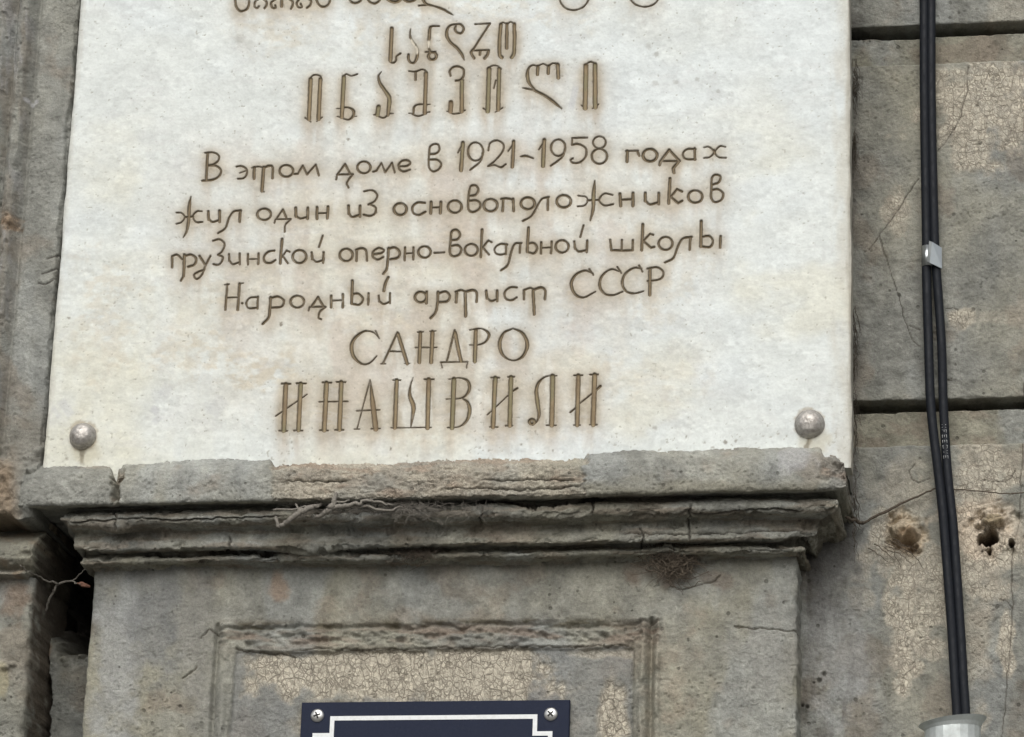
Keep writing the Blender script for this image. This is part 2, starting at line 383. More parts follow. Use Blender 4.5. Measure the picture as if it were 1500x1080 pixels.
def block(z0, z1, seed, label, fine):
    xs = axis((XR0, STEP), (XF, 0.012), XE)
    zf = P(1375, 1100, 0)[1]; zt = P(1375, -20, 0)[1]
    zs = axis(*( [(z0, 0.015)] + ([(zf, STEP)] if z0 < zf else []) + [z1] )) if z0 < zf else (axis((z0, STEP), (zt, 0.012), z1) if z1 > zt else axis((z0, STEP), z1))
    def fn(X, Z, px, py):
        c = plaster_base(px, py, seed, 0.25); rl = relief(px, py, seed)
        y = Y_WALL - rl + edge_round(X, Z, XR0-1, XE, z0-1, z1, 0.003, seed) + edge_round(X, Z, XR0-1, XE, z0, z1+1, 0.0015, seed)
        t = np.zeros(px.shape)
        y, c, t = wall_marks(px, py, y, c, t)
        # ragged darker strip down the side of the plaque, then patches by the cornice
        g = (1-ss(0, 26, px-1246))*ss(-0.5, 0.5, fbm(px/12, py/40, 3, 9))*0.55; c = mixc(c, (0.09, 0.08, 0.068), g)
        c = mixc(c, (0.285, 0.29, 0.28), blob(px, py, 1222, 950, 48, 150, 91, .6, .6)*0.55)
        c = mixc(c, (0.115, 0.11, 0.105), blob(px, py, 1205, 800, 60, 95, 90, .35, .6)*0.65)  # shade under the cornice overhang painted onto the wall
        return y, c, t, 0, 0
    o = hf('stone_block', xs, zs, fn, 0.065, 'tb', fac, Y_WALL); o['label'] = label; return o
block(Z_A0, top, 3, 'rusticated block above the upper groove', 1)
block(Z_B0, Z_B1, 5, 'rusticated block between the two grooves, a hairline crack across it', 1)
block(bot, Z_C1, 8, 'lowest rusticated block with two broken fixing holes', 1)
def groove(z0, z1, seed):
    xs = axis((XR0, 0.0014), (XF, 0.02), XE); zs = axis((z0-0.02, 0.0014), z1+0.02)
    def fn(X, Z, px, py):
        c = plaster_base(px, py, seed, 0.9)
        c = mixc(c, (0.215, 0.185, 0.145), ss(-.2, .5, fbm(px/40, py/25, 4, seed))*0.7)
        y = Y_GROOVE - relief(px, py, seed, 1.1) + 0.034*ss(z1-0.0125, z1-0.0095, Z+0.001*fbm(px/25, py*0, 3, seed+5))
        return y, c, np.zeros(px.shape), 0, 0
    hf('groove', xs, zs, fn, None, '', fac, Y_GROOVE)
groove(Z_B1, Z_A0, 12); groove(Z_C1, Z_B0, 14)
# --- plain wall beyond
for (x0, x1, z0, z1) in ((-5, 6.5, 0, 7),):
    xs = np.linspace(x0, x1, 120); zs = np.linspace(z0, z1, 80)
    X, Z = np.meshgrid(xs, zs); px, py = PJ(X, 0, Z); c = plaster_base(px, py, 30)
    V = np.stack([X, np.full(X.shape, 0.17), Z], -1)
    mesh('wall_face', V, grid_faces(*X.shape), M_PL, fac, c, np.zeros(X.shape))

# --- lower pilaster with sunk panel
PX0 = float(P(133, 900, Y_PIL)[0]); PX1 = float(P(1167, 950, Y_PIL)[0])
ZPT = float(P(700, 815, Y_PIL)[1]); ZPF = float(P(700, 1100, Y_PIL)[1])
XI0 = float(P(340, 1000, Y_PIL)[0]); XI1 = float(P(926, 1000, Y_PIL)[0]); XO0 = float(P(312, 1000, Y_PIL)[0]); XO1 = float(P(968, 1000, Y_PIL)[0])
ZI = float(P(640, 950, Y_PIL)[1]); ZO = float(P(640, 912, Y_PIL)[1])
def pil(X, Z, px, py):
    c = plaster_base(px, py, 41, 0.55)*1.14
    c = mixc(c, (0.33, 0.338, 0.328), blob(px, py, 170, 985, 36, 170, 42, .5, .6)*0.7)
    c = mixc(c, (0.265, 0.26, 0.235), np.maximum(blob(px, py, 290, 930, 30, 150, 43, .5, .6), blob(px, py, 1130, 960, 60, 60, 44, .6, .6))*0.55)
    c = mixc(c, (0.20, 0.205, 0.20), blob(px, py, 225, 915, 42, 90, 45, .4, .5)*0.75)
    t = np.zeros(px.shape)
    wob = 0.0016*fbm(px/30, py/30, 4, 46)
    xo, xi, zo, zi = (X+wob), (X+wob), (Z+wob*1.6), (Z+wob)
    outer = ss(XO0-.003, XO0+.003, xo)*(1-ss(XO1-.003, XO1+.003, xo))*(1-ss(ZO-.004, ZO+.003, zo))
    inner = ss(XI0-.002, XI0+.002, xi)*(1-ss(XI1-.002, XI1+.002, xi))*(1-ss(ZI-.002, ZI+.002, zi))
    y = Y_PIL - relief(px, py, 41) + 0.003*outer + 0.007*inner
    # broken bead round the panel
    def bead(d, w_): return np.exp(-(d/w_)**2)
    lim = (1-ss(ZO, ZO+0.004, Z))
    br = 0.6+0.4*ss(-.6, .2, fbm(px/8, py/22, 3, 47))
    y = y - 0.0095*bead(X-XO1+0.004, 0.0035)*lim*br + 0.009*bead(X-XO1+0.0125, 0.0032)*lim - 0.010*bead(X-XI1-0.0115, 0.006)*lim*br + 0.005*bead(X-XI1, 0.0016)*lim*(1-ss(ZI-.004, ZI+.006, Z))
    y = y - 0.0065*bead(X-XI0+0.010, 0.006)*lim*br + 0.006*bead(X-XO0-0.001, 0.0025)*lim
    inside = ss(XO0, XO0+.004, X)*(1-ss(XO1-.004, XO1, X))
    er = fbm(px/13, py/7, 5, 48)
    topb = np.exp(-((py-(930-0.012*(px-640)))/17.0)**2)*inside
    y = y + topb*(0.0012-0.0045*er) + 0.003*np.exp(-((py-(917-0.012*(px-640)+4*fbm(px/40, 0*py, 3, 49)))/2.5)**2)*inside
    c = mixc(c, (0.225, 0.175, 0.135), topb*ss(-.4, .5, fbm(px/50, py/10, 4, 50))*0.75)
    c = mixc(c, (0.11, 0.095, 0.06), np.exp(-((py-(914-0.012*(px-640)))/7.0)**2)*inside*ss(0.0, .5, fbm(px/30, py/9, 4, 51))*0.7)
    T = inner*np.maximum(np.maximum(blob(px, py, 520, 985, 185, 48, 52, .35, .3), blob(px, py, 700, 985, 135, 50, 53, .35, .3)), np.maximum(blob(px, py, 895, 1055, 24, 62, 54, .3, .4), 0.6*blob(px, py, 900, 955, 60, 8, 55, .4, .5)))
    T = np.maximum(T, inner*blob(px, py, 500, 1060, 70, 40, 59, .3, .4)*0.8)
    c = mixc(c, TANC, T*0.88); t = np.maximum(t, T)
    c = mixc(c, (0.205, 0.21, 0.205), inner*(1-T)*0.6)
    y = y - inner*(1-T)*0.0018*ss(.2, .6, 1-T)
    c = mixc(c, (0.30, 0.22, 0.16), blob(px, py, 408, 850, 16, 26, 56, .6, .5)*0.7)
    c = mixc(c, (0.19, 0.145, 0.11), np.maximum(blob(px, py, 985, 838, 55, 22, 57, .6, .6), 0.7*blob(px, py, 1050, 850, 30, 12, 58, .6, .6))*0.7)
    dk = np.zeros(px.shape)
    for pts in ([(294, 934), (301, 928), (306, 922), (311, 927), (318, 929)], [(268, 995), (280, 985), (289, 978)], [(1075, 918), (1100, 921), (1167, 925)], [(985, 858), (1000, 862), (1040, 852), (1055, 845)],
                [(345, 951), (420, 957), (432, 961)], [(430, 950), (640, 948), (920, 944)]):
        jx = px+2*fbm(px/12, py/12, 3, 60); jy = py+2*fbm(px/12+5, py/12, 3, 61)
        dk = np.maximum(dk, 1-ss(.5, 1.5, segdist(jx, jy, pts)))
    y = y + dk*0.002; c = mixc(c, (0.06, 0.05, 0.035), dk*0.75)
    y = y + edge_round(X, Z, PX0, PX1, -5, 9, 0.004, 62)
    return y, c, t, 0.0014*fbm(px*0+3, py/14, 4, 63)*(np.abs(X-PX1) < .004), 0
hf('pilaster', axis((PX0, STEP), PX1), axis((0.0, 0.02), (ZPF, STEP), ZPT), pil, Y_BACK, 'lrt', fac, Y_PIL)

# --- body behind the plaque, upper
UB0 = float(P(70, 600, -0.09)[0]); UB1 = float(P(1238, 400, -0.09)[0]); UZ0 = float(P(700, 700, -0.09)[1])
xs = axis((UB0, 0.012), UB1); zs = axis((UZ0, 0.012), top+0.3)
hf('pilaster_shaft', xs, zs, lambda X, Z, px, py: (-0.086 - relief(px, py, 66), plaster_base(px, py, 66, .9)*0.8, np.zeros(px.shape), 0, 0), 0.03, 'lrtb', fac, -0.09)

# --- cornice swept round the pilaster
prof = [(668, -.110), (674, -.1205), (678, -.129), (683, -.1345), (694, -.1375), (710, -.138), (725, -.1385), (729.5, -.1365), (731, -.131), (732.5, -.112), (735.5, -.099), (738.5, -.106),
        (740.5, -.1165), (744, -.1215), (749, -.1235), (754, -.122), (758, -.1185), (763, -.1105), (767, -.100), (771, -.0925), (775, -.0925), (788, -.0975), (795, -.0975), (798.5, -.0945),
        (800, -.080), (803, -.067), (806.5, -.072), (810, -.0815), (814, -.0815), (817, -.0785), (820, -.069), (824, -.0575), (828, -.0545)]
pp = np.array([(y, P(700, py, y)[1]) for py, y in prof])
s = np.concatenate([[0], np.cumsum(np.hypot(np.diff(pp[:, 0]), np.diff(pp[:, 1])))])
ns = int(s[-1]/0.00115); sv = np.linspace(0, s[-1], ns)
# smoothed resample
yy = np.interp(sv, s, pp[:, 0]); zz = np.interp(sv, s, pp[:, 1]); k5 = np.ones(3)/3
yy[1:-1] = np.convolve(yy, k5, 'valid'); zz[1:-1] = np.convolve(zz, k5, 'valid')
pyj = np.interp(sv, s, [q[0] for q in prof])
ty = np.gradient(yy); tz = np.gradient(zz); tl = np.hypot(ty, tz)+1e-9
ny, nz_ = tz/tl, -ty/tl            # outward normal in (y, z); profile runs downwards so n=( +tz, -ty )
dd = -(yy) + Y_PIL                 # overhang beyond the pilaster face
XFR = float(P(1241, 700, -.137)[0]); XFL = float(P(26, 735, -.137)[0]); over = 0.137+Y_PIL
kR = (XFR-PX1)/over; kL = 0.42*(PX0-XFL)/over
nfx = int((XFR-XFL)/0.00115); u = np.linspace(0, 1, nfx); nr = 40; vret = np.linspace(0, 1, nr+1)[1:]
XLj = PX0 - kL*dd; XLj = np.where(pyj < 735, XFL, XLj); XRj = PX1 + kR*dd - 0.009*ss(772, 800, pyj)
Xg = XLj[:, None] + u[None]*(XRj-XLj)[:, None]; Yg = np.repeat(yy[:, None], nfx, 1); Zg = np.repeat(zz[:, None], nfx, 1)
Ng = np.stack([np.zeros_like(Xg), np.repeat(ny[:, None], nfx, 1), np.repeat(nz_[:, None], nfx, 1)], -1)
def ret(X, sgn):
    Xr = np.repeat(X[:, None], nr, 1); Yr = yy[:, None]*(1-vret)[None] + 0.03*vret[None]; Zr = np.repeat(zz[:, None], nr, 1)
    Nr = np.zeros(Xr.shape+(3,)); Nr[..., 0] = sgn*np.abs(ny)[:, None]; Nr[..., 2] = nz_[:, None]; return Xr, Yr, Zr, Nr
rX, rY, rZ, rN = ret(XRj, 1); lX, lY, lZ, lN = ret(XLj, -1)
cat = lambda a, b, c, ax=1: np.concatenate([a[:, ::-1], b, c], ax)
X = cat(lX, Xg, rX); Y = cat(lY, Yg, rY); Z = cat(lZ, Zg, rZ); Nn = cat(lN, Ng, rN)
ncol = X.shape[1]; path = np.arange(ncol)*0.00115; SP, SV = np.meshgrid(path, sv)
# smooth the normals round the mitres
for _ in range(3):
    Nn[:, 1:-1] = (Nn[:, :-2]+Nn[:, 1:-1]+Nn[:, 2:])/3
px, _ = PJ(X, Y, Z); py = np.repeat(pyj[:, None], ncol, 1)
A = SP/MM; B = SV/MM
fas = (1-ss(728, 732, py))                                   # 1 on the top fascia
jag = 6*fbm(A/14, B/12, 4, 201)
coatL = (px+jag < 166); coatM = (px+jag > 178) & (px+jag*0.7 < 397); coatR = (px+jag*1.2 > 858) & (px+jag*.6 + (py-690)*0.15 < 1203)
coat = np.where(coatL | coatM | coatR, 1.0, 0.0)
# a worn lower rim: the coat thins out towards the bottom of its right-hand stretch
coatS = coat.copy()
for _ in range(2): coatS[:, 1:-1] = (coatS[:, :-2]+coatS[:, 1:-1]+coatS[:, 2:])/3
crk = np.exp(-((px+jag-172)/4.5)**2)*fas
disp = 0.0009*fbm(A/120, B/50, 2, 202) + 0.0008*fbm(A/15, B/10, 4, 203) + 0.0004*fbm(A/5, B/4, 3, 204)
disp -= 0.004*np.clip(fbm(A/3.4, B/3, 1, 205)-0.95, 0, 1)
disp += fas*(0.0028*coatS - 0.011*crk)
bare = fas*(1-coatS)
disp -= fas*0.004*(ss(722, 733, py))**2
disp += bare*(0.0013*fbm(A/10, B/5.5, 4, 206) - 0.0014*ss(.74, .98, 1-np.abs(fbm(A/38+fbm(A/15, B/9, 2, 9), B/6.5, 3, 216))))
# edges eaten away: chips along the arrises below the fascia
low = ss(736, 742, py)
chip = ss(0.3, 0.75, fbm(A/26, B/16, 5, 207))
disp -= low*chip*0.0042
chip2 = ss(0.35, 0.9, fbm(A/60+40, B/12, 5, 208))*(1-ss(1130, 1160, px))*ss(120, 150, px); disp -= ss(795, 800, py)*(1-ss(818, 824, py))*chip2*0.008
disp += ss(795, 802, py)*(1-ss(818, 824, py))*0.004*np.exp(-((px-455)/38)**2)*np.exp(-((py-800)/7)**2)*3
disp += 0.006*np.exp(-((px-175)/25)**2)*np.exp(-((py-762)/7)**2) + 0.005*np.exp(-((px-530)/30)**2)*np.exp(-((py-755)/7)**2)
# laminating cracks running along the mouldings
lam = np.zeros(px.shape)
for (yc, x0, x1, wd, sd_) in ((753, 95, 420, 1.1, 1), (746, 420, 700, .9, 2), (738, 690, 900, 1.6, 3), (757, 1000, 1180, 1.1, 4), (716, 640, 860, .9, 5), (706, 700, 850, .9, 6), (700, 400, 520, .9, 7), (803, 200, 520, 1.4, 8), (786, 900, 1180, 1.0, 9)):
    line = yc + 2.6*fbm(A/80, A*0+sd_*7, 3, 210+sd_) + 1.4*fbm(A/9, A*0+sd_*5, 3, 215+sd_); m = (1-ss(wd*.5, wd*1.8, np.abs(py-line)))*ss(x0, x0+20, px)*(1-ss(x1-20, x1, px)); lam = np.maximum(lam, m)
disp -= lam*0.004
for xv, yv0, yv1 in ((168, 735, 762), (705, 742, 772), (1010, 742, 800), (868, 738, 760), (335, 776, 800), (940, 776, 812)):
    m = (1-ss(.6, 2.2, np.abs(px-xv-2.5*fbm(B/9, A*0+xv, 3, 240))))*ss(yv0, yv0+4, py)*(1-ss(yv1-4, yv1, py)); disp -= m*.004; lam = np.maximum(lam, m*.8)
# top edge smeared unevenly up the plaque
zsm = (1-ss(670, 692, py))*(0.0016*fbm(A/60, A*0+3, 3, 220) + 0.0007*fbm(A/9, A*0, 3, 221))
zsm += (1-ss(670, 692, py))*np.where(px < 180, -0.003, 0) + (1-ss(670, 692, py))*(0.003*(coatS-.5))
sag = (0.0012*fbm(A/260, A*0+5, 2, 222) + 0.0006*fbm(A/14, A*0+8, 3, 223))*ss(700, 735, py)
disp -= (1-ss(20, 62, px))*0.007*fas
# rounded, broken right-hand end and ragged left end
endr = ss(1196, 1236, px); disp -= endr*(0.004 + 0.010*ss(0, 1, fbm(A/16, B/16, 4, 224)+.3))*fas
zsm -= (1-ss(662, 700, py))*0.009*ss(1205, 1240, px)**2
brk = blob(px, py, 1185, 800, 38, 18, 225, .7, .5)*(1-ss(800, 812, py)); disp -= brk*0.007
brl = blob(px, py, 95, 790, 40, 40, 226, .6, .5); disp -= brl*0.012
X = X + Nn[..., 0]*disp; Y = Y + Nn[..., 1]*disp; Z = Z + Nn[..., 2]*disp + zsm + sag
c = plaster_base(A, B, 231, 0.35)*1.22
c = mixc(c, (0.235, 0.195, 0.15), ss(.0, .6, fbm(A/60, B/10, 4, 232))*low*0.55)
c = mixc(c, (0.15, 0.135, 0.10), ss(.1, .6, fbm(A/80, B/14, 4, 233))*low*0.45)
coatc = plaster_base(A, B, 235, 0.0)*1.12
c = c*(1-(coatS*fas)[..., None]) + coatc*(coatS*fas)[..., None]
c = mixc(c, (0.38, 0.38, 0.38), blob(px, py, 1170, 690, 28, 18, 234, .5, .5)*0.6*fas)
c = mixc(c, (0.22, 0.21, 0.165), fas*coatS*ss(700, 728, py+10*fbm(A/50, B/20, 3, 236))*ss(820, 860, px)*0.8)
tan = 0.5*bare*ss(386, 400, px)*(1-ss(860, 885, px))*ss(-.9, .1, fbm(A/45, B/30, 3, 237))
tan = np.maximum(tan, bare*ss(165, 172, px)*(1-ss(182, 190, px))*(1-ss(690, 700, py)))
c = mixc(c, TANC, tan*1.0*ss(-.6, .6, fbm(A/70, B/22, 4, 238)) + tan*0.3)
c = mixc(c, (0.32, 0.27, 0.205), bare*ss(1, 40, px-395)*(1-ss(830, 860, px))*0.25)
c = mixc(c, (0.30, 0.22, 0.16), bare*ss(.1, .7, fbm(A/50+9, B/20, 4, 239))*0.5)
c = mixc(c, (0.05, 0.043, 0.033), np.clip(lam*0.85 + crk*.6, 0, .9))
c = mixc(c, (0.13, 0.12, 0.11), endr*0.45*fas)
rt = (np.arange(ncol) >= ncol-nr)[None]*np.ones(px.shape)*low; c = mixc(c, (0.10, 0.088, 0.066), rt*ss(-.6, .3, fbm(A/9, B/9, 4, 241))*.8)  # shade of the right-hand return painted into its colour
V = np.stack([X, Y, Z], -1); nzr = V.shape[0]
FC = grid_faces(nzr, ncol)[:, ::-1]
cx_ = FC.min(1); row = cx_//ncol; colm = cx_ % ncol
isf = py[row, colm] < 730
own = np.zeros(len(FC), int)
for k, m_ in ((1, coatL), (2, coatM), (3, coatR)): own[isf & m_[row, colm]] = k
def sub(name, sel, parent, label=None):
    f = FC[sel]; idx, inv = np.unique(f, return_inverse=True)
    o = mesh(name, V.reshape(-1, 3)[idx], inv.reshape(-1, 4), M_PL, parent, c.reshape(-1, 3)[idx], tan.reshape(-1)[idx])
    if label: o['label'] = label
    return o
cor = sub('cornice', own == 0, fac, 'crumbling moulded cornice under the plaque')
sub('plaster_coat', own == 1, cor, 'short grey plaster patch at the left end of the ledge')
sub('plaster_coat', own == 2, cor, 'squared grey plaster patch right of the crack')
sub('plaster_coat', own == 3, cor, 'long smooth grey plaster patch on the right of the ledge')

# --- left: surround beside the plaque, pier below it, dark gap
AX1 = float(P(93-2.6, 300, -0.112)[0]); AXL = float(P(-40, 300, -.112)[0]); AZ0 = float(P(20, 762, -.112)[1])
pr = [(-400, -.13), (-45, -.128), (-12, -.126), (-3, -.117), (2, -.112), (7, -.121), (14, -.1265), (22, -.124), (28, -.114), (33, -.1065), (38, -.1105), (46, -.1125), (70, -.1125), (82, -.112), (87, -.111)]
prx = [float(P(a, 300, -.112)[0]) for a, _ in pr]; pry = [b for _, b in pr]
def arch(X, Z, px, py):
    y = np.interp(X, prx, pry); lx = px + 0.082*(py-300)
    left = 1-ss(24, 36, lx)
    c = plaster_base(px, py, 301, -0.15)*1.03
    c = mixc(c, (0.20, 0.175, 0.14), left*ss(-.3, .6, fbm(px/14, py/60, 4, 302))*0.5)
    c = mixc(c, (0.30, 0.30, 0.295), left*ss(.1, .6, fbm(px/9, py/45, 4, 303))*0.45)
    y = y - relief(px, py, 301, 0.9) - left*0.0018*fbm(px/9, py/24, 4, 304) + left*0.003*ss(.6, 1.0, fbm(px/7, py/10, 3, 305))
    h = np.hypot(px-18, py-328); m = 1-ss(5, 17, h+5*fbm(px/7, py/7, 3, 306)); y = y + m*0.003 - 0.006*(1-ss(2, 8, h)); c = mixc(c, (0.31, 0.225, 0.15), m*0.8)
    for hx, hy in ((40, 148), (52, 148), (47, 152)):
        c = mixc(c, (0.4, 0.4, 0.4), (1-ss(2, 5, np.hypot(px-hx, py-hy)))*0.8)
    bl = ss(640, 720, py+20*fbm(px/20, py/20, 3, 307)); c = mixc(c, (0.235, 0.175, 0.115), bl*(1-ss(20, 45, px))*0.75)
    c = mixc(c, (0.185, 0.165, 0.13), ss(560, 640, py)*(1-bl)*0.4)
    y = y - 0.021*bl + bl*0.004*fbm(px/12, py/12, 4, 308)
    # chipped arris beside the plaque
    ed = (AX1 - X)/MM + 3*fbm(px/6, py/18, 4, 309)
    y = y + 0.006*(1-ss(0, 4, ed))
    y = y + 0.004*(1-ss(0, 9, (Z-AZ0)/MM))
    t = 0.55*blob(px, py, 22, 330, 14, 20, 310, .5, .5)
    dk = 0
    for pts in ([(62, 402), (72, 398), (82, 392)], [(56, 415), (66, 418), (80, 408)], [(70, 380), (84, 372)]):
        dk = np.maximum(dk, 1-ss(.5, 1.6, segdist(px+2*fbm(px/9, py/9, 3, 3), py, pts)))
    y = y+dk*0.002; c = mixc(c, (.07, .06, .05), dk*.6)
    return y, c, t, 0.0011*fbm(px*0+1, py/16, 4, 311)*(X > AX1-0.0015), (0.004*fbm(px/18, py*0, 4, 312))*(Z < AZ0+0.002)
hf('window_surround', axis((AXL-0.35, 0.01), (AXL, STEP), AX1), axis((AZ0, STEP), (float(P(40, -20, -.112)[1]), 0.01), top+.3), arch, Y_BACK, 'rlb', fac, -.112)
# back of the gap, with the hole where bricks have fallen out
GX0 = float(P(20, 900, -.006)[0]); GX1 = float(P(150, 900, -.006)[0]); GZ1 = float(P(80, 745, .03)[1]); GZf = float(P(80, 1100, .03)[1])
def gap(X, Z, px, py):
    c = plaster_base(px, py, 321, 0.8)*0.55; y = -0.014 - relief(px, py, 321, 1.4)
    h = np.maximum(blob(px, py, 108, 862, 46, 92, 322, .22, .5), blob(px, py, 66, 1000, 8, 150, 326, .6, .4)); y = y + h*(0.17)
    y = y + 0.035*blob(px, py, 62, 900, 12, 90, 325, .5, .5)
    c = mixc(c, (0.06, 0.052, 0.045), h*0.85)  # darkness inside the hole painted into its colour
    c = mixc(c, (0.19, 0.125, 0.08), blob(px, py, 66, 1000, 9, 110, 324, .8, .5)*0.6)
    return y, c, np.zeros(px.shape), 0, 0
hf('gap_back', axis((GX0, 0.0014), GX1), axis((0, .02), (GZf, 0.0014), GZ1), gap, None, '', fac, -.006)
LX1 = float(P(42, 940, -.085)[0]); LZ1 = float(P(30, 846, -.085)[1]); LZf = float(P(30, 1100, -.085)[1])
def pier(X, Z, px, py):
    c = plaster_base(px, py, 331, 0.5); t = 0*px
    c = mixc(c, (0.20, 0.14, 0.10), blob(px, py, 20, 880, 28, 25, 332, .6, .6)*0.6); c = mixc(c, (0.32, 0.29, 0.19), blob(px, py, 3, 995, 12, 26, 333, .5, .5)*0.7)
    y = -.085 - relief(px, py, 331, 1.2) + edge_round(X, Z, -9, LX1, -9, 9, 0.004, 334)
    for hx, hy in ((18, 973), (8, 978)): 
        m = 1-ss(3, 8, np.hypot(px-hx, (py-hy)*1.6)); y = y - m*0.005
    return y, c, t, 0.0015*fbm(px*0, py/20, 4, 335)*(X > LX1-0.002), 0
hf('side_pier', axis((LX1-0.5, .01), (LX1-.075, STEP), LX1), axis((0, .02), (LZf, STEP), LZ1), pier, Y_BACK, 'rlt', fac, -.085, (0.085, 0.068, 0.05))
cap = [(768, -.060), (778, -.062), (788, -.092), (795, -.108), (806, -.113), (818, -.111), (828, -.104), (835, -.094), (838, -.104), (843, -.103), (848, -.086), (851, -.083)]
capz = np.array([float(P(30, a, b)[1]) for a, b in cap])[::-1]; capy = np.array([b for _, b in cap])[::-1]
CX1 = float(P(50, 810, -.11)[0])
def capf(X, Z, px, py):
    y = np.interp(Z, capz, capy) - relief(px, py, 341, 1.5) - 0.002*fbm(px/20, py/8, 4, 342)
    c = plaster_base(px, py, 341, 0.8); c = mixc(c, (.20, .15, .10), ss(-.1, .6, fbm(px/30, py/14, 4, 343))*.5)
    return y, c, 0*px, -(0.012*ss(815, 850, py)) * ss(CX1-.03, CX1, X) + 0.003*fbm(px*0, py/9, 3, 344)*(X > CX1-.003), 0
hf('pier_capital', axis((CX1-.5, .01), (CX1-.095, STEP), CX1), axis((capz[0], STEP), capz[-1]), capf, Y_BACK, 'rltb', fac, -.1, (0.075, 0.062, 0.048))

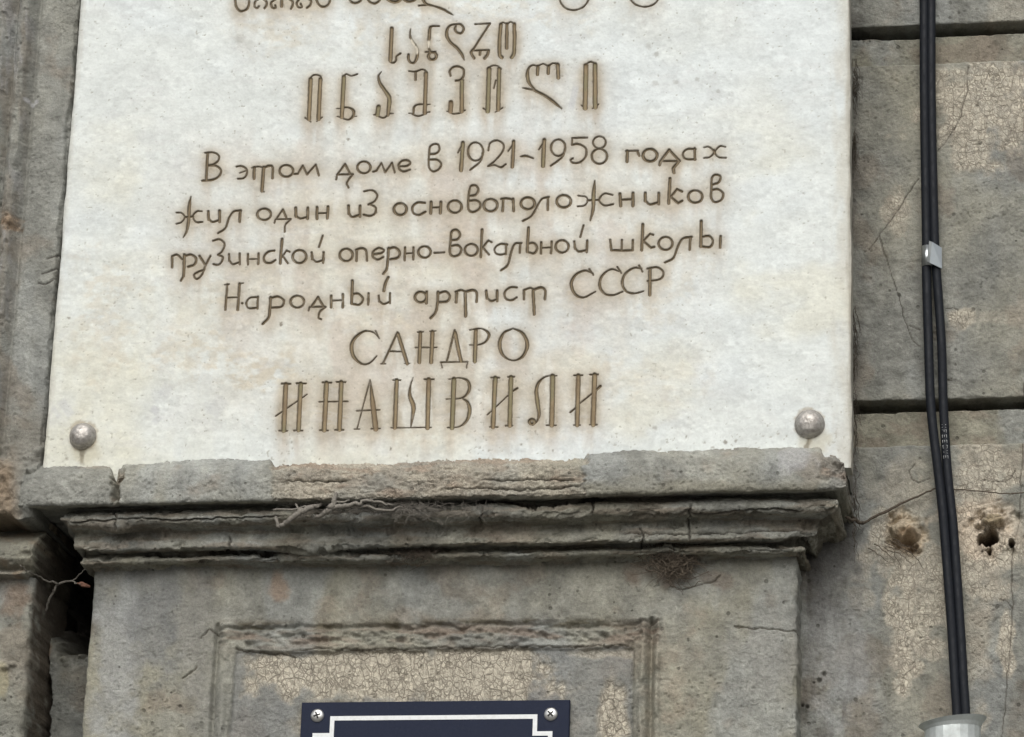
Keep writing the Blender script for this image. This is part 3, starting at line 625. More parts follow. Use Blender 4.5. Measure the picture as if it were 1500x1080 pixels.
# ------------------------------------------------------------------ the plaque and its carved writing
TXT = [
 (330, 0, 7.5, [
  's22 140,-130 110,-40 115,60 150,115 190,122 240,95 258,30 245,-40 200,-80 150,-60',
  's20 410,-20 335,10 320,70 350,90 370,70; s22 400,-25 450,20 450,60 430,92; s18 380,-120 420,-60 400,-25',
  's20 560,-10 505,30 515,85 550,88 548,62; s18 560,-10 600,-40 650,-120',
  'l30 622,-60 618,70; s22 640,-60 690,-20 742,30 722,98',
  's20 830,-20 785,30 800,80 840,80 828,45; s22 835,-20 890,-20 940,10 930,60 895,88',
  's22 1000,-120 1000,-30 1010,25 1050,72 1110,68 1150,10 1160,-110']),
 (500, 0, 7.5, [
  's22 80,-90 88,-20 105,18 150,36 200,18 225,-20 228,-90',
  's22 280,-90 285,-20 310,20 365,40 410,15 425,-20 420,-90',
  's34 490,-70 505,-15 545,14 600,22 645,-5 650,-60',
  's26 670,-80 680,-15 720,14 765,16 815,-8 820,-80',
  's22 880,-160,20 875,-60,26 898,0,30 935,45,24 1010,66,18 1110,100,24 1180,140,20 1232,168,6; l16 850,62 935,56']),
 (680, 0, 3.75, ['s8 530,-90 522,-30 530,15 560,48 605,57 650,42 680,5 690,-40 680,-90', 's8 900,-80 905,-20 930,18 965,35 1000,38 1040,25 1065,-5 1075,-70']),
 (550, 20, 6.818, [
  'l36 162,150 148,465; s16 138,455 150,485 180,492 205,470 210,430 250,398',
  's18 350,155,8 345,225,18 375,290,22 412,345,24 418,420,30 390,488,22 350,490,20 328,455,24 330,412,24',
  's24 635,126,14 565,128,18 543,150,26 535,250,30 530,330,18 545,385,22; e26 568,425,40,38; l16 500,385 600,383',
  's24 885,465,10 862,410,26 815,345,28 745,285,26 712,220,30 718,155,26 750,118,18 800,108,16 850,110,20 880,150,22 858,195,20 815,190,20 795,158,22 802,120,16',
  'l14 995,107 1145,98; l18 1140,102 975,360; s24 978,355 955,392 985,448; l15 985,370 1132,363; s26 1128,368 1118,410 1088,448; l22 1045,372 1043,412',
  's34 1252,110 1240,250 1238,400 1262,440; s34 1385,105 1388,250 1382,390 1360,438; l30 1312,105 1310,345; s12 1240,112 1270,88 1312,104 1350,84 1395,108']),
 (430, 80, 6.25, [
  'l36 155,225 140,592; s12 142,235 170,195 210,186 248,202 258,240; l34 244,225 228,592; l10 105,580 158,618; l9 262,574 212,612',
  'l36 460,205 440,572; s12 446,215 480,180 525,195 582,180; s14 440,488,10 500,486,12 545,512,24 545,560,24 505,596,14 455,588,10; l8 393,495 450,495; l9 400,568 450,580; l9 540,570 576,566',
  's24 802,158,6 776,200,16 790,260,26 835,330,30 874,395,34 872,470,34 864,555,26; s12 870,545 825,580 775,565 755,545; l38 778,480 766,550; l9 735,552 780,545; l9 870,540 912,541',
  's13 1055,152 1100,158 1135,152 1170,138 1205,148 1222,190; l20 1116,162 1115,232; l34 1212,170 1200,532; s13 1252,458,8 1150,456,12 1105,478,18 1095,540,20; s12 1085,545 1140,564 1215,540; l9 1055,538 1100,540; l9 1200,532 1248,526']),
 (650, 80, 6.25, [
  's18 62,195 55,150 90,116 140,112 180,140 182,190 155,232 110,242; l36 166,240 164,520; s12 45,525 90,545 160,535; l40 66,440 60,520; l9 28,522 70,525; l9 165,515 196,512',
  'l40 414,130 402,520; s12 396,132 440,104 490,104 525,132; l36 506,130 498,505; l12 478,235 458,310; l10 362,494 408,526; l9 540,488 472,528',
  's14 1052,92,16 1000,80,12 955,104,14 910,86,12 860,104,14 810,98,14 775,130,20 765,190,30 782,260,26 835,325,14; l28 860,108 858,182; l28 958,108 956,172; l32 1042,92 1048,212; s26 722,305,8 800,320,20 830,328,22 920,375,24 1000,430,26 1078,495,14',
  'l42 1301,102 1294,490; l40 1384,92 1386,482; s12 1288,102 1340,68 1394,86; l9 1258,464 1308,494; l9 1362,494 1416,455']),
 (280, 200, 7.5, [
  'l26 180,185 165,480; s18 152,182 240,178 300,208 300,262 250,305 190,320; s22 190,320 270,325 325,370 312,430 240,476 120,488',
  's18 495,332 550,325 605,358 608,420 572,460 512,465; l12 532,402 602,376',
  'l28 692,340 690,465; s14 665,345 740,332 800,348; l34 796,340 776,600; l14 776,600 800,608; s24 802,345 850,325 894,340 892,460',
  'e22 1045,380,74,64', 'l20 1135,414 1172,412 1225,322 1272,418 1368,312 1402,428']),
 (470, 190, 7.5, [
  'l18 168,548 176,494 350,490; l18 182,490 265,378; l22 265,378 322,490; s20 352,490 312,540 285,590 302,638',
  'e22 472,416,72,65', 'l19 572,464 610,452 664,366 706,472 780,366 812,472',
  's20 868,405 940,402 982,372 952,340 892,345 855,388 864,438 910,462 978,442',
  's20 1200,272 1262,265 1300,225 1290,170 1245,160 1200,190 1190,270 1184,350 1190,420 1230,460 1290,440 1322,385 1280,335 1190,330']),
 (660, 190, 6.25, [
  'l34 112,122 95,372; l14 68,210 112,128', 'e16 228,202,70,84; s17 298,200 272,290 180,370',
  's15 345,192 362,125 425,100 484,138 470,210 402,290 342,336; s15 342,336 400,326 460,346 505,318', 'l30 576,108 565,342; l12 528,198 576,128',
  's20 638,246,10 690,242,20 758,264,10', 'l34 856,94 846,334; l14 808,184 856,110', 'e16 985,166,66,76; s16 1050,160 1022,250 918,332',
  'l14 1252,74 1114,78 1110,140; s16 1110,140 1172,134 1236,172 1236,248 1182,300 1118,304 1098,278 1120,264', 'e15 1362,118,58,55; e17 1362,245,70,68']),
 (890, 190, 7.5, [
  'l30 216,235 212,352; l18 202,236 335,232; l24 325,236 347,288', 'e28 465,282,78,68',
  'l28 572,388 580,350 676,222; l26 676,222 790,345; l20 596,346 780,346; l32 778,352 722,425 728,474',
  's20 966,214 880,214 832,250 832,298 870,326 968,326; l26 955,205 960,332',
  's16 1058,196 1112,190 1168,245 1122,302 1058,312; s16 1296,190 1232,184 1180,245 1215,302 1300,310; l20 1168,225 1178,262']),
 (240, 270, 5.769, [
  's24 228,106,10 214,190,26 206,320,24 190,400,18 162,452,6; s12 105,240 150,246 176,280 150,320 105,336; s12 322,230 280,230 245,272 270,320 326,320; l16 176,280 246,274',
  'l20 375,230 378,300; s15 378,292 410,320 470,302; l22 470,225 470,318', 's15 456,414 520,370 550,285 590,232 652,222; l20 645,222 640,318',
  'e17 846,255,58,48', 'l12 934,328 942,296 1072,295; l13 952,290 1005,214; l16 1005,214 1036,290; s14 1072,295 1026,345 1020,402',
  'l24 1112,200 1116,272; s16 1116,268 1152,290 1215,276; l22 1215,200 1213,292', 'l22 1293,195 1292,292; l22 1386,190 1380,288; l12 1300,246 1382,242']),
 (490, 260, 5.769, [
  'l20 118,240 120,310; s18 120,303 150,335 215,316; l20 215,240 215,332', 's15 248,118 318,110 360,150 340,200 285,230; s16 296,226 346,256 342,302 300,326 244,316',
  'e20 555,270,54,50', 's17 762,216 700,214 660,250 665,300 710,318 768,292', 'l24 816,210 812,302; l24 898,210 893,302; l13 820,256 896,252', 'e18 1016,248,58,52',
  's17 1142,156 1190,150 1215,110 1195,72 1152,75 1136,130 1130,200 1132,270 1166,295 1220,270 1231,225 1195,195 1135,200', 'e20 1318,236,58,52',
  'l20 1426,186 1420,284; s16 1408,184 1455,178 1498,186; l20 1508,180 1514,285']),
 (740, 240, 4.4118, [
  'e15 145,256,45,38', 's12 113,370 170,336 214,260 240,226 282,215; l15 275,216 275,298', 'e15 378,243,46,40',
  's20 578,110,8 571,200,24 568,290,20 550,368,7; s9 472,206 520,214 532,240 512,270 468,276; s10 694,202 640,194 606,235 640,270 698,262; l12 532,236 606,234',
  'l18 742,195 746,272; l18 826,190 825,272; l12 746,233 826,230', 'l18 905,190 905,240; s14 905,238 935,263 990,250; l16 992,190 992,262',
  'l18 1065,96 1056,256; l14 1066,218 1110,165 1142,180; l14 1076,220 1118,256 1144,240', 'e14 1228,213,46,40',
  's13 1340,135 1380,120 1390,82 1356,72 1335,95 1333,160 1330,215 1352,248 1395,235 1409,195 1376,166 1335,170']),
 (240, 330, 5.769, [
  'l18 70,264 68,358; s16 68,264 110,250 152,288', 'l22 172,250 166,430; l18 166,430 143,468; s18 172,262 230,250 272,285 256,335 205,352',
  'l18 300,260 346,332; s15 392,260 352,340 320,420 275,456 254,422 290,395 342,376', 's15 415,132 470,120 512,160 492,220 455,250; s15 455,250 496,270 486,312 455,336 418,330',
  'l16 550,245 552,302; s14 552,298 582,330 640,312; l16 640,240 640,332', 'l17 710,245 710,332; l17 800,240 796,328; l11 712,288 798,285', 's16 934,216 880,226 845,270 856,312 900,320 942,295',
  'l22 998,118 982,322; l14 992,276 1036,215 1062,226; l16 1006,264 1046,322', 'e18 1145,266,58,55', 'l18 1248,230 1255,288; s15 1255,284 1288,310 1345,296; l18 1350,230 1345,318; l15 1342,88 1310,184']),
 (490, 330, 5.769, [
  'e18 97,252,55,52', 'l18 186,205 185,302; s17 180,208 230,195 266,218 274,300', 's16 330,246 395,236 416,210 370,194 326,224 325,270 365,292 412,270',
  's20 455,195 450,300 440,370 412,412; s18 450,202 510,190 550,230 535,275 468,290', 'l17 596,190 592,298; l17 666,190 665,292; l12 596,241 666,236', 'e18 760,228,52,48', 'l13 842,236 928,230',
  's18 985,126 1040,118 1060,76 1030,40 990,55 981,120 975,230 1002,262 1050,250 1070,205 1040,170 980,176', 'e17 1155,210,55,50', 'l20 1246,38 1236,268; l14 1240,202 1300,130 1328,146; l17 1252,190 1304,248',
  's15 1458,165 1400,160 1355,195 1360,235 1400,250 1450,240; l15 1450,162 1448,248']),
 (730, 320, 4.4118, [
  's12 16,338 60,302 82,220 106,166 148,160; l12 141,164 138,222', 'l17 194,60 186,216; s13 186,166 226,160 250,190 230,226 184,216', 'l13 277,155 275,228; l13 344,150 340,226; l9 277,191 342,188',
  'e13 411,182,42,40', 'l14 490,150 495,196; s12 495,194 522,215 570,205; l14 574,145 570,218; l11 550,46 529,122', 'l13 722,140 730,206 796,208 798,140; l13 796,208 868,206 869,140',
  'l17 933,38 926,206; l12 930,152 980,100 1002,106; l13 940,150 986,190 1008,184', 'e13 1080,162,45,42', 's13 1076,286 1130,256 1160,182 1190,132 1248,120; l14 1241,120 1236,202', 'l19 1311,18 1308,182; s13 1308,122 1360,115 1386,146 1366,186 1304,180; l15 1436,115 1433,188']),
 (310, 390, 5.172, [
  'l15 118,138 103,332; l17 211,132 196,332; l9 115,239 206,236; l8 98,142 132,138; l8 204,136 238,128', 'l14 229,282 232,282',
  's13 346,236 290,240 262,280 280,318 346,316; l14 349,232 346,322', 's18 446,235 440,330 430,390 386,438; s15 440,246 500,231 546,262 530,306 458,316', 'e15 648,270,52,45',
  'l12 734,338 742,310 858,308; l15 756,308 805,234 846,306; s13 862,310 820,345 810,390 828,402', 'l17 905,225 904,312; l17 994,214 993,312; l12 905,263 994,258',
  'l20 1066,112 1060,284; s15 1060,216 1110,210 1146,250 1120,292 1058,286; l15 1189,208 1185,292', 'l15 1265,225 1270,270; s14 1270,264 1302,288 1350,270; l14 1351,205 1350,282; s20 1338,86 1316,130 1304,188']),
 (590, 380, 3.75, [
  'e13 98,208,32,29; l13 131,178 129,242', 's13 193,178 190,240 180,290 153,324; s12 190,190 235,178 258,205 241,232 193,236', 'l14 296,188 293,236; s10 290,179 320,170 345,180; l16 343,180 345,312; s13 346,179 385,170 406,186 405,234',
  'l13 458,174 462,216; s10 462,214 486,230 515,220; l13 518,172 518,230', 's10 626,155 590,155 560,180 565,215 595,226 626,210', 'l12 665,170 665,220; s10 665,169 700,158 722,168; l15 715,168 722,302; s12 722,166 760,155 782,172 780,220',
  's12 1044,78,8 1000,62,9 950,85,13 925,135,16 945,190,14 992,210,10 1058,178,7; l9 1024,54 1046,86', 's12 1192,66,8 1140,56,9 1092,95,12 1082,150,14 1110,190,11 1155,197,9 1208,178,7; l9 1178,42 1200,76',
  's12 1312,52,8 1270,48,9 1222,80,12 1205,130,14 1226,175,11 1270,188,9 1322,176,7; l9 1298,34 1316,68', 'l17 1357,52 1357,196; s10 1343,52 1400,45 1432,76 1412,110 1345,120']),
 (500, 470, 5.172, [
  's10 285,132,6 240,88,10 170,82,14 100,135,22 76,200,26 95,275,24 155,328,14 215,320,10 268,268,8; l8 258,76 287,136', 'l13 425,88 315,325; l26 428,100 498,325; l9 360,232 462,235; l7 300,327 335,327; l7 478,324 516,324',
  'l26 598,90 590,316; l28 690,85 680,316; l8 560,205 724,203; l8 578,88 622,84; l8 672,82 716,78', 'l13 858,72 800,305; l27 860,90 905,305; l9 752,316 958,312; l8 754,314 764,358; l8 957,312 948,358',
  'l28 1018,72 1010,308; s12 972,70,8 1060,60,10 1116,100,20 1096,155,14 1040,182,9 972,184,7', 's10 1300,58,9 1372,95,20 1408,180,26 1375,268,18 1300,302,9 1225,262,18 1198,178,26 1228,95,18 1300,58,9']),
 (395, 540, 6.0, [
  'l40 141,140 122,545; l38 272,135 252,540; l9 52,418 328,228; l14 105,133 182,134; l14 235,130 318,131; l11 82,547 154,548; l11 212,545 288,546',
  'l40 499,128 478,540; l38 628,122 612,536; l9 433,293 688,290; l13 464,123 542,125; l13 588,118 666,120; l11 440,543 512,545; l11 572,540 648,540',
  'l9 882,100 768,530; l20 882,100,8 905,300,42 932,530,46; l9 764,373 970,365; l9 742,534 790,534; l10 892,530 970,529',
  'l36 1116,105 1099,520; l38 1398,98 1386,520; s20 1260,80,5 1235,160,14 1232,240,30 1262,330,38 1258,400,28 1240,512,8; l8 1066,522 1420,518; l12 1084,103 1150,103; l12 1358,96 1444,96']),
 (640, 540, 6.0, [
  'l40 149,95 132,520; s12 102,95,8 200,84,10 268,110,20 286,170,26 262,228,18 205,262,9 80,268,6; s20 222,262,8 272,302,24 286,380,32 260,460,24 192,512,10 92,520,9',
  'l38 512,84 492,512; l38 650,78 640,502; l10 443,408 525,332 622,240; l14 640,215 708,174; l12 473,80 547,82; l12 622,75 680,73; l10 462,514 536,516; l10 602,504 664,504',
  'l42 1016,68 1008,496; s20 1054,64,8 962,70,10 898,118,22 874,190,30 884,300,34 897,400,24 880,462,14 840,498,12; e26 834,468,22,20; l10 962,500 1046,500',
  'l38 1242,64 1232,496; l42 1386,58 1372,492; l14 1172,386 1228,340; l12 1258,306 1358,226; l22 1398,190 1436,155; l12 1204,61 1280,60; l12 1346,54 1416,52; l10 1202,498 1258,498; l10 1342,495 1408,495']),
]
def cr(pts, n=7):
    p = np.array(pts, float); q = np.vstack([2*p[0]-p[1], p, 2*p[-1]-p[-2]]); out = []
    for i in range(1, len(q)-2):
        for k in range(n):
            t = k/n; a, b_, c_, d = q[i-1], q[i], q[i+1], q[i+2]
            out.append(0.5*((2*b_)+(-a+c_)*t+(2*a-5*b_+4*c_-d)*t*t+(-a+3*b_-3*c_+d)*t**3))
    out.append(p[-1]); o = np.array(out); o[:, 2] = np.clip(o[:, 2], 2, None); return o
LET = []
for ox, oy, sc, letters in TXT:
    for L in letters:
        st = []
        for q in L.split(';'):
            tk = q.split(); kind = tk[0][0]; w0 = float(tk[0][1:]); pts = [tuple(map(float, a.split(','))) for a in tk[1:]]
            if kind == 'e':
                cx, cy, rx, ry = pts[0]; a = np.linspace(0, 2*math.pi, 25)
                p = np.stack([cx+rx*np.cos(a), cy+ry*np.sin(a), w0*(1+0.10*np.cos(2*a+0.4))], 1)
            else:
                p = [(a[0], a[1], a[2] if len(a) > 2 else w0) for a in pts]
                p = cr(p) if kind == 's' and len(p) > 2 else np.array(p, float)
            st.append(np.stack([ox+p[:, 0]/sc, oy+p[:, 1]/sc, p[:, 2]/sc], 1))
        LET.append(st)

QX0 = float(P(90.5, 345, Y_PLQ)[0]); QX1 = float(P(1246, 345, Y_PLQ)[0]); QZ0 = float(P(650, 698, Y_PLQ)[1]); QZT = float(P(650, -12, Y_PLQ)[1]); QZE = QZT+0.42
tx0 = float(P(232, 380, Y_PLQ)[0]); tx1 = float(P(1078, 200, Y_PLQ)[0]); tz0 = float(P(650, 642, Y_PLQ)[1])
XS = axis((QX0, .0014), (tx0, .00072), (tx1, .0014), QX1); ZS = axis((QZ0, .0013), (tz0, .00072), (QZT, .004), QZE)
GX, GZ = np.meshgrid(XS, ZS); gpx, gpy = PJ(GX, Y_PLQ, GZ)
HH = np.zeros(GX.shape); OWN = np.full(GX.shape, -1)
thick = np.zeros(GX.shape)
wx = 0.35*fbm(gpx/5, gpy/5, 2, 401)
for li, st in enumerate(LET):
    for s_ in st:
        m = s_[:, 2].max()/2+2
        lo = P(s_[:, 0].min()-m-4, s_[:, 1].max()+m+6, Y_PLQ); hi = P(s_[:, 0].max()+m+4, s_[:, 1].min()-m-6, Y_PLQ)
        j0, j1 = np.searchsorted(XS, [float(lo[0])-.003, float(hi[0])+.003]); i0, i1 = np.searchsorted(ZS, [float(lo[1])-.003, float(hi[1])+.003])
        i1 = min(i1, len(ZS)); j1 = min(j1, len(XS))
        if i1 <= i0 or j1 <= j0: continue
        sl_ = (slice(i0, i1), slice(j0, j1))
        d, wd = segdist(gpx[sl_], gpy[sl_], [tuple(a) for a in s_[:, :2]], s_[:, 2])
        h = wd/2 + 0.68 + wx[sl_]*0.5 - d                  # px inside the stroke
        up = h > HH[sl_]
        HH[sl_] = np.where(up, h, HH[sl_]); OWN[sl_] = np.where(up, li, OWN[sl_]); thick[sl_] = np.where(up, wd, thick[sl_])
HH = np.maximum(HH, 0)
depth = np.minimum(HH, 1.7)*0.00120 + np.clip(HH-1.6, 0, 2)*0.00025
ink = ss(0.0, 0.9, HH)
# stains: blurred writing, carried downwards in streaks
def boxb(a, r, ax):
    c_ = np.cumsum(np.insert(a, 0, 0, axis=ax), axis=ax); n = a.shape[ax]; i = np.arange(n)
    lo = np.clip(i-r, 0, n); hi = np.clip(i+r+1, 0, n); sh = [1, 1]; sh[ax] = n
    return (np.take(c_, hi, ax)-np.take(c_, lo, ax))/(hi-lo).reshape(sh)
bl = ink.copy()
for _ in range(3): bl = boxb(boxb(bl, 6, 1), 6, 0)
near = np.clip(bl*3.0, 0, 1)
bl2 = ink.copy()
for _ in range(2): bl2 = boxb(boxb(bl2, 22, 1), 16, 0)
dn = boxb(ink, 5, 1); acc = np.zeros(GX.shape); cur = np.zeros(GX.shape[1])
for i in range(len(ZS)-1, -1, -1):
    stp = (ZS[i]-ZS[i-1]) if i else .001
    cur = cur*np.exp(-stp/0.022) + dn[i]*stp/0.010; acc[i] = cur
acc = boxb(boxb(boxb(acc, 9, 1), 7, 1), 5, 0)
streak = np.clip(acc*1.9, 0, 1)*ss(-.7, .6, fbm(gpx/16, gpy/70, 4, 402)+.15)
wide = np.clip(bl2*3.2, 0, 1)
C = np.zeros(GX.shape+(3,)) + np.array((0.635, 0.668, 0.642))
cool = ss(-.2, .7, fbm(gpx/190, gpy/120, 4, 403)); C = mixc(C, (0.635, 0.68, 0.678), cool*.7)
warm = ss(-.1, .7, fbm(gpx/160+5, gpy/110, 5, 404)) * ss(60, 300, gpy); C = mixc(C, (0.63, 0.625, 0.53), warm*.7)
lowl = ss(200, 520, gpy)*(1-ss(200, 420, gpx)); C = mixc(C, (0.62, 0.61, 0.50), lowl*(.30+.3*fbm(gpx/30, gpy/60, 4, 405)))
central = np.exp(-((gpx-640)/330)**4)*ss(150, 260, gpy)*(1-ss(610, 660, gpy)); C = mixc(C, (0.54, 0.50, 0.415), central*np.clip(.35+.45*fbm(gpx/45, gpy/38, 5, 406), 0, 1)*0.9)
pink = central*ss(.0, .7, fbm(gpx/50+20, gpy/70, 4, 407)); C = mixc(C, (0.50, 0.425, 0.36), pink*.55)
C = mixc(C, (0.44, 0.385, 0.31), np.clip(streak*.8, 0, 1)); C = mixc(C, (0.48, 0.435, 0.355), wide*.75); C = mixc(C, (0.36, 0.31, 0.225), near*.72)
clean = ss(.25, .8, fbm(gpx/26+50, gpy/75, 4, 430))*central; C = mixc(C, (0.665, 0.665, 0.61), clean*.55)
def win(x0, y0, x1, y1):
    a = P(x0, y1, Y_PLQ); b = P(x1, y0, Y_PLQ)
    i0, i1 = np.searchsorted(ZS, [float(a[1])-.02, float(b[1])+.02]); j0, j1 = np.searchsorted(XS, [float(a[0])-.02, float(b[0])+.02])
    return (slice(i0, i1), slice(j0, j1))
def dab(w_, col, m): C[w_] = mixc(C[w_], col, m)
for (cx, cy, rx, ry, k, q) in ((365, 545, 75, 26, .75, 1), (250, 520, 60, 30, .5, 2), (300, 490, 50, 20, .5, 3), (150, 470, 50, 90, .45, 4), (560, 470, 90, 22, .5, 5), (960, 400, 60, 80, .35, 6), (330, 430, 60, 45, .45, 7), (900, 560, 120, 40, .3, 8), (680, 640, 180, 18, .3, 9), (700, 20, 200, 30, .4, 10), (420, 40, 90, 40, .45, 11)):
    w_ = win(cx-rx*2.4, cy-ry*2.4, cx+rx*2.4, cy+ry*2.4); a, b = gpx[w_], gpy[w_]
    dab(w_, (0.53, 0.48, 0.375), blob(a, b, cx, cy, rx, ry, 440+q, .8, .8)*k*ss(-.7, .5, fbm(a/12, b/8, 4, 455)))
for k_ in range(26):
    rs = np.random.RandomState(k_+3); a0 = rs.uniform(90, 1180); b0 = rs.uniform(20, 640); L_ = rs.uniform(14, 60); an = rs.uniform(-.45, .1)
    w_ = win(a0-10, b0-40, a0+L_+10, b0+20); a, b = gpx[w_], gpy[w_]
    if a.size: dab(w_, (0.45, 0.45, 0.43), (1-ss(.3, 1.7, segdist(a+2*fbm(a/14, b/14, 2, k_), b+2*fbm(a/17, b/17, 2, k_+50), [(a0, b0), (a0+L_*math.cos(an), b0+L_*math.sin(an))])))*rs.uniform(.15, .45)*ss(-.3, .4, fbm(a/8, b/8, 2, k_)))
vein = ss(.62, .95, 1-np.abs(fbm(gpx/70+.6*fbm(gpx/30, gpy/30, 3, 408), gpy/22, 4, 409)))*ss(-.1, .6, fbm(gpx/60, gpy/60, 3, 410)); C = mixc(C, (0.52, 0.52, 0.51), vein*.22)
mot = fbm(gpx/9, gpy/6, 4, 411); mo2 = fbm(gpx/34+.5*mot, gpy/20, 4, 431); C = C*(0.965+.062*mot+.07*mo2 + .03*fbm(gpx/3, gpy/2.5, 3, 412))[..., None]
sp = ss(1.12, 1.3, fbm(gpx/4, gpy/4, 2, 413)+.32*ss(560, 670, gpy)*ss(.0, .6, fbm(gpx/70, gpy/50, 2, 414))); C = mixc(C, (0.27, 0.25, 0.20), sp*.6)
for (cx, cy, r, k) in ((40, 468, 3, .8), (412, 475, 3, .9), (512, 204, 2, .7), (510, 204, 2, .7), (101, 467, 2.5, .8), (352, 58, 9, .3), (365, 66, 8, .25), (842, 88, 4, .3), (960, 122, 5, .3), (1022, 116, 4, .4), (950, 68, 5, .3), (962, 80, 4, .4), (990, 120, 4, .3), (1052, 133, 3, .3),
                       (572, 657, 2, .9), (764, 651, 2.5, .8), (1063, 648, 3, .8), (1068, 662, 3, .7), (1078, 646, 2, .7), (1044, 656, 2, .7), (862, 668, 4, .9), (810, 660, 2, .8), (1185, 647, 5, .8), (1172, 658, 3, .6), (120, 668, 3, .8), (118, 660, 2, .8), (98, 672, 3, .6), (960, 627, 4, .5), (1005, 640, 2, .7)):
    w_ = win(cx-15, cy-15, cx+15, cy+15); dab(w_, (0.20, 0.18, 0.14), k*(1-ss(r*.4, r*1.3, np.hypot(gpx[w_]-cx, gpy[w_]-cy)+1.2*fbm(gpx[w_]/3, gpy[w_]/3, 2, 3))))
for (cx, cy, a_, hw, hl, k) in ((97, 598, -.6, 7, 15, .35), (82, 604, -.6, 4, 10, .3), (243, 572, .5, 9, 11, .35), (227, 601, .6, 7, 6, .6), (230, 615, .8, 5, 8, .4), (840, 143, .22, 5, 18, .55), (318, 595, .6, 12, 16, .25)):
    w_ = win(cx-30, cy-30, cx+30, cy+30); ca, sa_ = math.cos(a_), math.sin(a_); uu = (gpx[w_]-cx)*ca+(gpy[w_]-cy)*sa_; vv = -(gpx[w_]-cx)*sa_+(gpy[w_]-cy)*ca
    dab(w_, (0.47, 0.48, 0.48), (1-ss(hw*.6, hw*1.2, np.abs(uu)))*(1-ss(hl*.7, hl*1.15, np.abs(vv)))*k*1.3)
for bx, by in ((121, 637), (1185, 619)):
    C = mixc(C, (0.45, 0.41, 0.29), blob(gpx, gpy, bx+4, by+24, 24, 22, 415, .5, .6)*.55)
    C = mixc(C, (0.28, 0.22, 0.14), (1-ss(19, 25, np.hypot(gpx-bx-1, gpy-by-1)+3*fbm(gpx/6, gpy/6, 3, 432)))*.6)
    C = mixc(C, (0.17, 0.145, 0.10), (1-ss(1.5, 5, np.abs(gpx-bx+1+3*fbm(gpx/9, gpy/14, 3, 416))))*ss(by+8, by+20, gpy)*(1-ss(by+36, by+50, gpy))*.75)
C = mixc(C, (0.40, 0.37, 0.30), (1-ss(0, 9, gpx-(118-.082*gpy)-2+3*fbm(gpx/5, gpy/30, 3, 417)))*.35)
C = mixc(C, (0.46, 0.43, 0.35), (1-ss(0, 34, (QX1-GX)/MM+14*fbm(gpx/14, gpy/50, 4, 433)))*.5); C = mixc(C, (0.30, 0.27, 0.21), (1-ss(0, 6, (QX1-GX)/MM-1+2.5*fbm(gpx/5, gpy/26, 3, 418)))*.5)
# gold-brown paint in the cut letters, the shadow line of their edges painted in dark
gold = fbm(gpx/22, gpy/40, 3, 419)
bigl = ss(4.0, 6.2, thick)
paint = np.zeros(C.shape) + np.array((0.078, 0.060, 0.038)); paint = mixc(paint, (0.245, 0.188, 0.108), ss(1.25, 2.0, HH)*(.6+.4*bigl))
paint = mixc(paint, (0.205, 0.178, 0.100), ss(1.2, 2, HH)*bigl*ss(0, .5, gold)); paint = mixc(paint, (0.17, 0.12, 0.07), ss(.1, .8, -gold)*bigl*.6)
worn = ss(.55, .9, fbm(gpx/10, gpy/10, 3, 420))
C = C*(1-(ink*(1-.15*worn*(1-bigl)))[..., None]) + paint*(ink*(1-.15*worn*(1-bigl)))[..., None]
flake = np.maximum(np.maximum(blob(gpx, gpy, 604, 62, 5, 10, 421, .3, .4), blob(gpx, gpy, 609, 73, 4, 7, 423, .3, .4)), blob(gpx, gpy, 628, 64, 4, 6, 422, .3, .4))*ink
C = mixc(C, (0.66, 0.62, 0.52), flake*.8)
Yp = Y_PLQ + depth + 0.0003*fbm(gpx/60, gpy/60, 3, 424) + 0.00012*fbm(gpx/7, gpy/5, 3, 425) + sp*0.0003
er_ = np.minimum(GX-QX0, QX1-GX); Yp += 0.002*(1-ss(0, .0022, er_+.0006*fbm(gpx/9, gpy/9, 3, 426)))
V = np.stack([GX + .0006*fbm(gpx*0, gpy/30, 4, 427)*((GX < QX0+.0005) | (GX > QX1-.0005)), Yp, GZ], -1)
nz, nx = GX.shape; f = grid_faces(nz, nx)
hmax = HH.reshape(-1)[f]; kbest = hmax.argmax(1); hv = hmax.max(1); ow = OWN.reshape(-1)[f][np.arange(len(f)), kbest]
ow = np.where(hv > 0.15, ow, -1)
plq = empty('memorial_plaque', (float((QX0+QX1)/2), Y_PLQ, QZ0), 'large off-white marble memorial plaque with brown carved Georgian and Russian inscription', 'plaque')
plq.location.y = -0.118+0.03
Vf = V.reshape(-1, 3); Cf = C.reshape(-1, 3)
# slab (front face, edges and back)
sel = f[ow < 0]; idx, inv = np.unique(sel, return_inverse=True); inv = inv.reshape(-1, 4)
vs = [Vf[idx]]; cs = [Cf[idx]]; fs = [inv]; n = len(idx); g = np.arange(nz*nx).reshape(nz, nx)
for name_, rim in (('l', g[:, 0]), ('r', g[:, -1]), ('t', g[-1]), ('b', g[0])):
    fr = Vf[rim].copy(); bk = fr.copy(); bk[:, 1] = Y_PLQ+0.030
    vs += [fr, bk]; cs += [Cf[rim]*.9, Cf[rim]*.8]; a = np.arange(n, n+len(rim)); b2 = a+len(rim); n += 2*len(rim)
    q = np.stack([a[:-1], a[1:], b2[1:], b2[:-1]], -1); fs.append(q if name_ in 'lt' else q[:, ::-1])
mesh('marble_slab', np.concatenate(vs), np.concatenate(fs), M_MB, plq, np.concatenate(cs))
order = np.argsort(ow, kind='stable'); so = ow[order]; bounds = np.searchsorted(so, np.arange(len(LET)+1))
DIG = 0
for li in range(len(LET)):
    s_ = f[order[bounds[li]:bounds[li+1]]]
    if len(s_) < 4: continue
    idx, inv = np.unique(s_, return_inverse=True)
    mesh('letter', Vf[idx], inv.reshape(-1, 4), M_MB, plq, Cf[idx])

